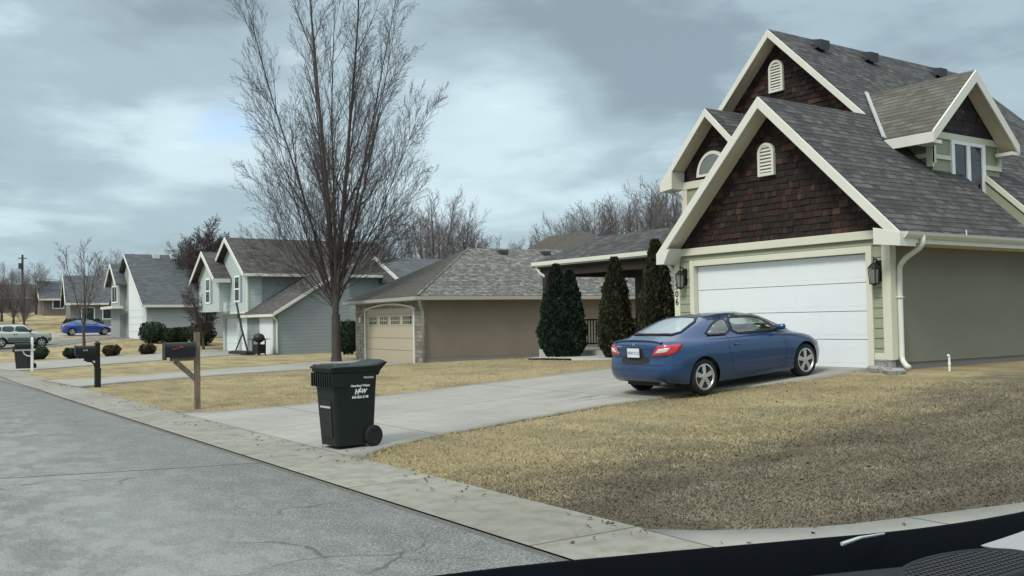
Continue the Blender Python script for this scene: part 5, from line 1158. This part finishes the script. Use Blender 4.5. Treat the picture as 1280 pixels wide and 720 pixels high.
# silver estate-like four-wheel drive
def suv_rings():
    xk = [-.90, -.88, -.84, -.78, -.45, 0, .7, 1.4, 2.1, 2.7, 3.15, 3.35, 3.42]
    def ring(z, hw, xr, xf, dz=None):
        out = []
        for i, x in enumerate(xk):
            t = (x + .9) / 4.32; xx = xr + (xf - xr) * t; y = [0, .45, .75, .92, 1, 1, 1, 1, 1, 1, .9, .55, 0][i] * hw; out.append((xx, y, z + (dz[i] if dz else 0)))
        return out
    R = [ring(.36, .74, -.7, 3.2), ring(.42, .86, -.88, 3.4), ring(.55, .91, -.95, 3.5), ring(.78, .91, -.92, 3.48), ring(.98, .89, -.9, 3.4)]
    z5 = [1.12, 1.12, 1.12, 1.12, 1.12, 1.11, 1.10, 1.09, 1.08, 1.04, 1.02, 1.02, 1.03]
    R.append([(x, y, z5[i]) for i, (x, y, z) in enumerate(ring(0, .86, -.88, 3.3))])
    R.append([(-.82, 0, 1.2), (-.81, .42, 1.2), (-.78, .68, 1.19), (-.68, .78, 1.18), (-.4, .80, 1.17), (0, .81, 1.165), (.7, .81, 1.155), (1.3, .81, 1.15), (1.85, .79, 1.14), (2.1, .74, 1.13), (2.25, .66, 1.13), (2.34, .4, 1.14), (2.38, 0, 1.145)])
    R.append([(-.58, 0, 1.68), (-.57, .40, 1.68), (-.54, .58, 1.66), (-.44, .65, 1.645), (-.2, .67, 1.65), (.1, .67, 1.66), (.6, .67, 1.665), (1.0, .67, 1.66), (1.3, .665, 1.65), (1.5, .65, 1.63), (1.58, .58, 1.63), (1.62, .35, 1.64), (1.64, 0, 1.645)])
    R.append([(x, 0, 1.735 - .02 * (x - .5) ** 2) for x in (-.35, -.35, -.35, -.3, -.1, .1, .5, .8, 1.0, 1.2, 1.3, 1.32, 1.33)])
    return R
SW = [smoothpoly(q, 1) for q in ([(-.62, 1.21), (-.02, 1.19), (.0, 1.58), (-.46, 1.58)], [(.08, 1.19), (.82, 1.175), (.84, 1.58), (.08, 1.585)], [(.94, 1.175), (1.98, 1.155), (1.62, 1.50), (1.45, 1.57), (.94, 1.58)])]
RWs = smoothpoly([(-.77, -.56), (-.64, -.5), (-.64, .5), (-.77, .56)], 1); WSs = smoothpoly([(2.22, -.60), (1.68, -.52), (1.70, 0), (1.68, .52), (2.22, .60), (2.32, 0)], 1)
SUV = dict(rings=suv_rings(), wheels=[(0, .37), (2.69, .37)], arch=.43, hw=.90, r=.37, rim=.22, belt=1.14, panes=[('side', shrink(q, .88)) for q in SW] + [('top', shrink(WSs))], glass=[('side', q, 'side_window', 'glass') for q in SW] + [('top', WSs, 'windscreen', 'glass')])
p = G(28, 434.5)
SV, ds, _ = make_car(None, 'silver_suv', 'silver four-wheel drive with grey lower cladding, cut by the left picture edge', 'car', (p[0] - 1.5, p[1], p[2] + .03), R_(-1), SUV, 'silver')
for fr in (RIGHT, LEFT):
    b = B(); ds.patch(b, [(.42, .47), (.42, .74), (2.28, .72), (2.28, .47)], fr, .012, None, 3, .08); b.build('door_cladding', 'cladding', SV, uv=False)
    b = B(); ds.patch(b, [(-.86, .47), (-.86, .74), (-.44, .74), (-.44, .47)], fr, .012, None, 3, .06); ds.patch(b, [(3.12, .47), (3.12, .70), (3.4, .70), (3.4, .47)], fr, .012, None, 3, .06); b.build('corner_cladding', 'cladding', SV, uv=False)
    b = B(); ds.line(b, [(.03, 1.15), (.05, .8), (.4, .48)], fr, .006); ds.line(b, [(.89, 1.15), (.9, .48)], fr, .006); ds.line(b, [(2.05, 1.12), (2.1, .48)], fr, .006); b.build('panel_gap', 'plastic', SV, uv=False)
for s_ in (-1, 1):
    b = B(); b.box((1.85, s_ * .84, 1.12), (2.0, s_ * 1.05, 1.3)); b.build('door_mirror', 'plastic', SV, uv=False)
    b = B(); b.tube([(-.3, s_ * .58, 1.76), (1.2, s_ * .58, 1.77)], .02, 6); b.build('roof_rail', 'plastic', SV, uv=False)
    b = B(); b.box((.75, s_ * .885, .98), (.87, s_ * .93, 1.01)); b.box((1.85 - .9, s_ * .885, .98), (1.07, s_ * .93, 1.01)); b.build('door_handle', 'plastic', SV, uv=False)
b = B(); ds.patch(b, [(-.5, .75), (-.5, .95), (.5, .95), (.5, .75)], FRONT, .01, None, 3, .08); b.build('grille', 'plastic', SV, uv=False)

# ================================================================== wheeled bin
def rrect(cx_, cy_, hx, hy, r, z, n=5, skew=0):
    out = []
    for qx, qy, a0 in ((1, 1, 0), (-1, 1, PI / 2), (-1, -1, PI), (1, -1, 1.5 * PI)):
        for k in range(n + 1): a = a0 + PI / 2 * k / n; out.append((cx_ + qx * (hx - r) + r * math.cos(a), cy_ + qy * (hy - r) + r * math.sin(a), z + skew * (cx_ + qx * (hx - r) + r * math.cos(a))))
    return out
def wheelie_bin(name, label, loc, rz, mat, group=None, text=True):
    """front (street side) is -x, wheels at +x"""
    o = thing(name, label, 'wheelie bin', loc, rz, group)
    # body: tapered, longer at the top towards the front
    def ring(z, x0, x1, hy, r=.05, sk=0): return rrect((x0 + x1) / 2, 0, (x1 - x0) / 2, hy, r, z, skew=sk)
    b = B(); b.loft([ring(.03, .07, .63, .235, .06), ring(.035, .045, .65, .255, .06), ring(.45, .015, .665, .275, .05), ring(.78, -.005, .675, .298, .05), ring(.785, -.015, .675, .30, .05), ring(.98, -.035, .685, .315, .05), ring(.985, -.06, .70, .33, .05), ring(1.03, -.065, .705, .335, .05), ring(1.035, -.05, .69, .32, .04)])
    bd = b.build('body', mat, o, uv=False, bevel=0)
    # ribbed front bumper band, grab recess and side shoulders
    b = B()
    for k in range(9): y = -.27 + k * .0675; b.box((-.085, y - .012, .80), (-.03, y + .012, .975))
    b.loft([ring(.80, -.06, .16, .318, .03), ring(.97, -.075, .16, .328, .03)]); b.build('front_band', mat, bd, uv=False)
    b = B(); b.prism([(.045, -.16, .14), (.03, -.16, .62), (-.004, -.16, .62), (.022, -.16, .14)], (0, .32, 0)); b.build('front_recess', 'bin2', bd, uv=False)
    b = B(); b.box((-.01, -.15, .52), (.01, .15, .545)); b.build('catch_bar', 'flash', bd, uv=False)
    # lid: shallow dome that sweeps up to the handle at the wheel side
    b = B()
    xs = [-.09, -.075, -.02, .12, .35, .55, .68, .75, .80, .83]; zc = [1.035, 1.06, 1.07, 1.073, 1.07, 1.074, 1.09, 1.108, 1.12, 1.115]; hy = [.30, .335, .345, .345, .345, .345, .335, .32, .305, .28]; zb = [1.03, 1.03, 1.03, 1.03, 1.03, 1.03, 1.03, 1.055, 1.075, 1.09]
    b.loft([[(x, -h_, zl), (x, -h_ - .004, zl + (z - zl) * .6), (x, -h_ * .92, z), (x, -h_ * .5, z + .014), (x, 0, z + .008), (x, h_ * .5, z + .014), (x, h_ * .92, z), (x, h_ + .004, zl + (z - zl) * .6), (x, h_, zl)] for x, z, h_, zl in zip(xs, zc, hy, zb)]); LD = b.build('lid', mat, o, uv=False)
    b = B(); b.box((.04, -.24, 1.07), (.26, .24, 1.088)); b.box((-.06, -.28, 1.055), (.0, .28, 1.082)); b.build('lid_panel', mat, LD, uv=False, bevel=.008)
    b = B(); b.prism([(.66, -.30, 1.03), (.70, -.30, .93), (.74, -.30, 1.0), (.86, -.30, 1.10), (.80, -.30, 1.10)], (0, .05, 0)); b.prism([(.66, .25, 1.03), (.70, .25, .93), (.74, .25, 1.0), (.86, .25, 1.10), (.80, .25, 1.10)], (0, .05, 0)); b.tube([(.82, -.28, 1.075), (.82, .28, 1.075)], .016, 8); b.build('handle', mat, o, uv=False)
    for s_ in (-1, 1):
        b = B(); b.lathe([(0, -.03), (.125, -.03), (.14, -.018), (.14, .018), (.125, .03), (.0, .03)], (.62, s_ * .285, .14), 'Y', 28); wb = b.build('wheel', 'tyre', o, uv=False); b = B(); b.lathe([(0, s_ * .030), (.075, s_ * .030), (.09, s_ * .034), (.10, s_ * .031)], (.62, s_ * .285, .14), 'Y', 24); b.build('wheel_hub', mat, wb, uv=False)
    b = B(); b.tube([(.62, -.27, .14), (.62, .27, .14)], .014, 8); b.build('axle', 'lead', o, uv=False)
    if text:
        y = -.3; lean = .075  # side wall tilts outwards with height
        up = Vector((0, -lean, 1)).normalized()
        def put(nm, txt, sz, x, z, sh=0, sp=1.0, bold=0):
            yy = -(.275 + (z - .45) * .0697) - .0045; t = text_mesh(nm, txt, sz, 'letter', None, frame4((x, yy, z), (1, 0, 0), up), .0012, shear=sh, spacing=sp, bold=bold); t.parent = bd
        put('serial_lettering', 'WB123076', .036, .53, .905); put('lettering', 'Heartland Waste', .044, .40, .803, bold=.0008); put('lettering', '660-826-3148', .047, .40, .655, bold=.001)
        put('logo_letter', 'H', .090, .342, .722, .25, 1, .004); put('logo_letter', 'L', .080, .398, .744, .25, 1, .004); put('logo_letter', 'W', .080, .452, .728, .25, 1, .003)
    return o
wheelie_bin('wheelie_bin', 'dark green-black wheeled rubbish bin with white lettering standing on the kerb at the driveway', (4.93, 11.46, .03), R_(3), 'bin').scale = (.875, .92, .975)
p = G(31, 461)
wheelie_bin('wheelie_bin', 'far black wheeled bin standing behind the white mailbox post', (p[0] - .3, p[1], p[2]), R_(-40), 'bin2', None, False)

# ================================================================== mailboxes
p = G(247, 510.5)
# mailbox arms point to the street (-x)
MB = thing('mailbox', 'black metal mailbox with a red flag on a braced weathered wooden post', 'mailbox', p, R_(-2))
b = B(); b.box((-.055, -.05, -.3), (.045, .05, 1.47)); b.build('post', 'wood', MB, bevel=.006)
b = B(); b.bar((.0, 0, .54), (-.42, 0, .93), .075, .09, up=(.68, 0, .73)); b.build('brace', 'wood', MB); b = B(); b.box((-.50, -.06, .93), (-.05, .06, 1.0)); b.build('arm', 'wood', MB)
def boxbody(b, x0, x1, w, z, hgt, n=10):
    prof = [(-w, 0)] + [(-w * math.cos(a), hgt - w + w * math.sin(a)) for a in np.linspace(0, PI, n)] + [(w, 0)]
    b.loft([[(x0, y, z + q) for y, q in prof], [(x1, y, z + q) for y, q in prof]])
b = B(); boxbody(b, -.60, -.057, .115, 1.0, .29); bx = b.build('box', 'black', MB, uv=False); b = B(); boxbody(b, -.63, -.60, .122, .955, .35); b.build('box_door', 'black', bx, uv=False)
b = B(); b.bar((-.50, -.124, 1.15), (-.33, -.124, 1.20), .008, .014); b.box((-.35, -.13, 1.185), (-.30, -.122, 1.22)); f = b.build('flag', 'red_lens', bx, uv=False); f.rotation_euler = (0, 0, 0)
p = G(122, 483.5)
MB2 = thing('mailbox', 'black cast mailbox on a thick square post with a scrolled bracket and small white number', 'mailbox', p, R_(-2))
b = B(); b.box((-.075, -.075, -.2), (.075, .075, .48)); b.box((-.06, -.06, .48), (.06, .06, 1.16)); b.box((-.085, -.085, .46), (.085, .085, .50)); b.loft([[(s_ * a, t * a, z) for s_, t in ((1, 1), (-1, 1), (-1, -1), (1, -1))] for a, z in ((.075, 1.16), (.08, 1.18), (.03, 1.235), (.001, 1.24))]); b.build('post', 'black', MB2, bevel=.005)
b = B(); b.box((-.56, -.09, .86), (-.04, .09, .93)); b.box((-.50, -.06, .78), (-.04, .06, .86)); b.box((-.34, -.05, .71), (-.04, .05, .78)); b.tube([(-.28, 0, .71), (-.15, 0, .69), (-.08, 0, .62), (-.06, 0, .52)], .025, 8); b.build('bracket', 'black', MB2)
b = B(); b.box((-.55, -.099, .93), (-.04, .099, .99)); boxbody(b, -.54, -.05, .10, .93, .20); bx = b.build('box', 'black', MB2, uv=False); b = B(); boxbody(b, -.57, -.54, .108, .93, .22); b.build('box_door', 'black', bx, uv=False)
for k, ch in enumerate('510'): text_mesh('box_number', ch, .06, 'letter', bx, WM[MB2.name] @ frame4((-.36 + k * .04, -.112, 1.0), (1, 0, 0), (0, 0, 1)), .002)
p = G(40, 463.5)
MB3 = thing('mailbox', 'white wooden mailbox post with a curved brace in front of the far black bin', 'mailbox', p, R_(-2))
b = B(); b.box((-.05, -.05, -.2), (.05, .05, 1.42)); b.loft([[(s_ * a, t * a, z) for s_, t in ((1, 1), (-1, 1), (-1, -1), (1, -1))] for a, z in ((.05, 1.42), (.001, 1.48))]); b.build('post', 'white', MB3)
b = B(); b.box((-.66, -.045, .88), (.12, .045, .96)); b.tube([(-.36, 0, .88), (-.30, 0, .74), (-.18, 0, .66), (-.04, 0, .64)], .025, 6); b.build('bracket', 'white', MB3)
b = B(); boxbody(b, -.68, -.06, .12, .96, .26); b.build('box', 'black', MB3, uv=False)

# ================================================================== portable basketball stand and grill at the two-storey house
p = G(304, 441)
p = (18.9, 55.2, float(hz(18.9, 55.2)))
BS = thing('basketball_stand', 'black portable basketball stand with a slanting pole before the garage doors', 'basketball stand', p, 0)
b = B(); b.loft([rrect(0, 1.0, .35, 1.55, .12, 0.02), rrect(0, 1.0, .33, 1.5, .12, .16), rrect(0, 1.0, .22, 1.2, .1, .22)]); b.build('base', 'black', BS, uv=False)
b = B(); b.tube([(0, -.1, .15), (0, 1.0, 1.55), (0, 1.9, 3.1)], .06, 8); b.build('pole', 'black', BS); b = B(); b.tube([(0, 2.1, .2), (0, 1.25, .9), (0, .75, 1.25)], .04, 8); b.build('brace', 'black', BS)
b = B(); b.box((-.6, 1.95, 2.5), (-.56, 2.5, 3.1)); b.bar((-.56, 2.1, 2.8), (0, 1.9, 3.0), .05, .08); b.build('backboard', 'flash', BS)
b = B(); b.tube([(-.8 + .2 * math.cos(a), 2.2 + .2 * math.sin(a), 2.55) for a in np.linspace(0, 2 * PI, 16)], .012, 5); b.build('hoop', 'red_lens', BS)
p = (19.0, 53.5, float(hz(19.0, 53.5)))
GR = thing('kettle_grill', 'black barbecue grill with side shelves standing beside the small garage door', 'grill', p, R_(10))
b = B(); b.lathe([(0, .72), (.16, .74), (.30, .84), (.33, .95), (.33, .98), (.28, 1.12), (.16, 1.22), (0, 1.25)], (0, 0, 0), 'Z', 20); b.build('kettle', 'black', GR, smooth=True, uv=False)
b = B(); b.box((-.25, .33, .9), (.25, .85, .94)); b.box((-.25, -.75, .9), (.25, -.33, .94)); b.build('shelf', 'black', GR)
b = B(); b.box((-.24, -.34, .1), (.24, .34, .62)); b.build('cart', 'black', GR)
for sx in (-.22, .22):
    for sy in (-.3, .3): b = B(); b.box((sx - .03, sy - .03, 0), (sx + .03, sy + .03, .9)); b.build('leg', 'black', GR)
b = B(); b.tube([(-.34, -.08, 1.1), (-.4, -.08, 1.12), (-.4, .08, 1.12), (-.34, .08, 1.1)], .012, 6); b.tube([(0, 0, 1.25), (0, 0, 1.32)], .03, 6); b.build('handle', 'black', GR)

# white pipe, splash blocks
p = G(1187, 463); PV = thing('vent_pipe', 'short white plastic pipe standing in the grass by the green side wall', 'pipe', p)
b = B(); b.tube([(0, 0, -.1), (0, 0, .26)], .018, 8); b.tube([(0, 0, .26), (-.03, 0, .27)], .02, 8); b.build('pipe', 'white', PV, uv=False); b = B(); b.tube([(0, 0, .10), (0, 0, .14)], .025, 8); b.build('collar', 'white', PV, uv=False)
for (x, y, a, lb) in ((15.2, 10.62, .1, 'upper flat stone of the two lying at the garage corner'), (15.0, 10.15, .5, 'paler flat stone lying in the grass below the downspout')):
    b = B(); b.loft([[(x + r * (1 + .2 * math.sin(2 * t + a)) * math.cos(t), y + r * 1.3 * math.sin(t), float(hz(x, y)) + z) for t in np.linspace(0, 2 * PI, 9, endpoint=False)] for r, z in ((.16, -.02), (.17, .05), (.13, .09))]); tag(b.build('flat_stone', 'stone_light', uv=True), lb, 'stone', 'flat stones at the garage corner')

# ================================================================== the car we sit in: cowl, dashboard, speaker grille, wiper
OC = thing('car_dashboard', 'dark dashboard edge and windscreen base across the lower right foreground', 'dashboard', (.8, .8, 1.0))
cv = [(-.45, .98), (-.1, 1.04), (.3, 1.04), (.62, .99), (.83, .93), (1.04, .86), (1.23, .80), (1.45, .77), (1.62, .78)]
cvd = []
for i in range(len(cv) - 1):
    for k in range(5): cvd.append(tuple(cr([np.array(c) for c in cv], i + k / 5)))
cvd.append(cv[-1])
def off_ring(dy, z): return [(x, y - dy, z) for x, y in cvd]
b = B(); b.loft([off_ring(-.02, 1.10), off_ring(-.02, 1.285), off_ring(-.008, 1.299), off_ring(.012, 1.302), off_ring(.04, 1.290), off_ring(.07, 1.278), off_ring(.085, 1.262), off_ring(.10, 1.23)], cap=False, closed=False)
s = NT('gloss_black_rubber', .8, 0, .02); s.col((.0022, .0032, .005)); M['cowl'] = s.m
b.build('windscreen_base', 'cowl', OC, world=True, smooth=True)
s = NT('dash_plastic', .85, 0, .1); s.col((.022, .027, .030)); s.bump(s.noise(s.pos(), 900, 2), .25, .0006); M['dash'] = s.m
b = B(); b.loft([off_ring(.078, 1.268), off_ring(.085, 1.276), off_ring(.11, 1.279), off_ring(.20, 1.278), off_ring(.34, 1.268), off_ring(.42, 1.245), off_ring(.46, 1.19), off_ring(.47, 1.0)], cap=False, closed=False); DB = b.build('dash_top', 'dash', OC, world=True, smooth=True)
gx, gy = on(1212, 712, 'Z', 1.278)[:2]
b = B(); el = lambda r, z, n=40: [(gx + r * .115 * math.cos(a) , gy + r * .052 * math.sin(a), z) for a in np.linspace(0, 2 * PI, n, endpoint=False)]
b.loft([el(1.12, 1.2795), el(1.08, 1.284), el(1.0, 1.284), el(.97, 1.2805)], cap=False); b.build('grille_rim', 'dash', DB, world=True, smooth=True)
b = B(); b.loft([el(1.0, 1.2785), el(1.0, 1.2802)]); b.build('grille_well', 'cowl', DB, world=True)
b = B(); st = .0095
for k in range(-12, 13):
    x = k * st; 
    if abs(x) < .112: h_ = .050 * math.sqrt(1 - (x / .115) ** 2); b.box((gx + x - .0013, gy - h_, 1.2803), (gx + x + .0013, gy + h_, 1.2825))
    y = k * st
    if abs(y) < .050: w_ = .113 * math.sqrt(1 - (y / .052) ** 2); b.box((gx - w_, gy + y - .0013, 1.2804), (gx + w_, gy + y + .0013, 1.2827))
b.build('speaker_mesh', 'plastic', DB, world=True, uv=False)
p0, p1, p2 = on(1052, 680, 'Z', 1.312), on(1075, 672, 'Z', 1.316), on(1105, 667, 'Z', 1.306)
b = B(); b.tube([p0, p1, p2], [.0026, .002, .0014], 6); b.build('wiper_arm', 'flash', OC, world=True, uv=False)
q = [on(1226, 683, 'Z', 1.282), on(1290, 694, 'Z', 1.282), on(1330, 680, 'Z', 1.285), on(1330, 655, 'Z', 1.292), on(1285, 662, 'Z', 1.288)]
b = B(); b.prism([tuple(v) for v in q], (0, 0, .0015)); M['paper'] = painted('paper', (.27, .28, .275), .8, .05); tag(b.build('paper_sheet', 'paper'), 'white sheet of paper lying on the dashboard at the lower right corner', 'paper')

# ================================================================== sky, sun, camera
w = bpy.data.worlds.new('World'); scene.world = w; w.use_nodes = True; nt = w.node_tree; bg = nt.nodes['Background']; bg.inputs[1].default_value = .1
SUN_EL, SUN_AZ = R_(48), R_(205)
class WN(NT):
    def __init__(s): s.t = nt
s = WN()
sky = s.n('ShaderNodeTexSky', sky_type='NISHITA'); sky.sun_disc = False; sky.sun_elevation = SUN_EL; sky.altitude = 250; sky.dust_density = 2
sd = Vector((-.80, -.25, 0)).normalized(); sky.sun_rotation = math.atan2(sd.x, sd.y)
tc = s.n('ShaderNodeTexCoord'); sep = s.n('ShaderNodeSeparateXYZ'); s.l(tc.outputs['Generated'], sep.inputs[0]); zc_ = s.math('MAXIMUM', sep.outputs[2], 0)
den = s.math('ADD', zc_, .16); cmb = s.n('ShaderNodeCombineXYZ'); s.l(s.math('DIVIDE', sep.outputs[0], den), cmb.inputs[0]); s.l(s.math('DIVIDE', sep.outputs[1], den), cmb.inputs[1])
n1 = s.noise(cmb.outputs[0], .75, 7, .52); n2 = s.noise(cmb.outputs[0], 2.6, 6, .55)
nn_ = s.math('ADD', s.math('MULTIPLY', n1, .72), s.math('MULTIPLY', n2, .28))
def blob(px, py, ang, gain, squash=1.6):
    d = RM @ np.array([(px - 640) / FPX, -(py - 360) / FPX, -1.]); d = d / np.linalg.norm(d)
    v = s.n('ShaderNodeVectorMath', operation='SUBTRACT'); s.l(tc.outputs['Generated'], v.inputs[0]); v.inputs[1].default_value = tuple(d)
    v2 = s.n('ShaderNodeVectorMath', operation='MULTIPLY'); s.l(v.outputs[0], v2.inputs[0]); v2.inputs[1].default_value = (1, 1, squash)
    ln = s.n('ShaderNodeVectorMath', operation='LENGTH'); s.l(v2.outputs[0], ln.inputs[0])
    m = s.n('ShaderNodeMapRange', interpolation_type='SMOOTHSTEP'); s.l(s.math('ADD', ln.outputs['Value'], s.math('MULTIPLY', s.math('SUBTRACT', n2, .5), ang * .9)), m.inputs[0]); m.inputs[1].default_value = ang; m.inputs[2].default_value = 0; m.inputs[3].default_value = 0; m.inputs[4].default_value = gain
    return m.outputs[0]
BR = s.math('ADD', nn_, blob(640, 125, .17, .22)); BR = s.math('ADD', BR, blob(190, 160, .19, .17)); BR = s.math('ADD', BR, blob(620, 185, .22, .06)); BR = s.math('SUBTRACT', BR, blob(740, 40, .24, .15)); BR = s.math('SUBTRACT', BR, blob(70, 210, .12, .06)); BR = s.math('SUBTRACT', BR, blob(150, 10, .22, .10)); BR = s.math('ADD', BR, blob(420, 110, .12, .05))
cl = s.ramp(BR, [(.36, (2.35, 3.1, 3.5)), (.48, (3.5, 4.5, 5.0)), (.60, (5.6, 6.9, 7.4)), (.73, (8.3, 9.6, 10.0))])
cl.node.color_ramp.interpolation = 'EASE'
# overcast sky grows brighter overhead, greyer blue at the horizon
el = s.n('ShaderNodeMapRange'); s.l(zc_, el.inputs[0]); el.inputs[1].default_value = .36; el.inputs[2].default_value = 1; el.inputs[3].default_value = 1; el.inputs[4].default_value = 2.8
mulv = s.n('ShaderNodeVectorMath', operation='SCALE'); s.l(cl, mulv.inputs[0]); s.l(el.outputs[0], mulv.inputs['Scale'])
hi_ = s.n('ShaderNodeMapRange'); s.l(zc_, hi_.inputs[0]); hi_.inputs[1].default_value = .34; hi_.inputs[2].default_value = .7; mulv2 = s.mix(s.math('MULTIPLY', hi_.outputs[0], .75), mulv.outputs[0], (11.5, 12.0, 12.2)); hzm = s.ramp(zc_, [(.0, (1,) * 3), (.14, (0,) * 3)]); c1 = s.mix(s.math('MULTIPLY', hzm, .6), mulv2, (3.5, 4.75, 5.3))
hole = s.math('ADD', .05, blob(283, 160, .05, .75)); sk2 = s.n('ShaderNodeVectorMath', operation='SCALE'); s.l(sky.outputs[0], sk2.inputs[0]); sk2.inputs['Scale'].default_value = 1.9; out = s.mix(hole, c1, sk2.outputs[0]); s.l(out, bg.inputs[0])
L = bpy.data.lights.new('sun', 'SUN'); L.energy = 1.9; L.angle = R_(14); L.color = (1, .945, .85); lo = bpy.data.objects.new('sun', L); COL.objects.link(lo)
dv = Vector((sd.x * math.cos(SUN_EL), sd.y * math.cos(SUN_EL), math.sin(SUN_EL))); lo.rotation_euler = dv.to_track_quat('Z', 'Y').to_euler(); lo.location = (0, 0, 30)
cam = bpy.data.cameras.new('camera'); co = bpy.data.objects.new('camera', cam); COL.objects.link(co); cam.sensor_width = 36; cam.lens = FPX / 1280 * 36; cam.clip_start = .05; cam.clip_end = 2000
mr = Matrix([list(RM[0]) , list(RM[1]), list(RM[2])]); co.matrix_world = Matrix.Translation(Vector(CAM)) @ mr.to_4x4(); scene.camera = co
vs = scene.view_settings; vs.view_transform = 'Standard'; vs.look = 'None'; vs.exposure = .28; vs.gamma = 1
scene.cycles.max_bounces = 6; scene.cycles.transparent_max_bounces = 12; scene.cycles.use_denoising = True
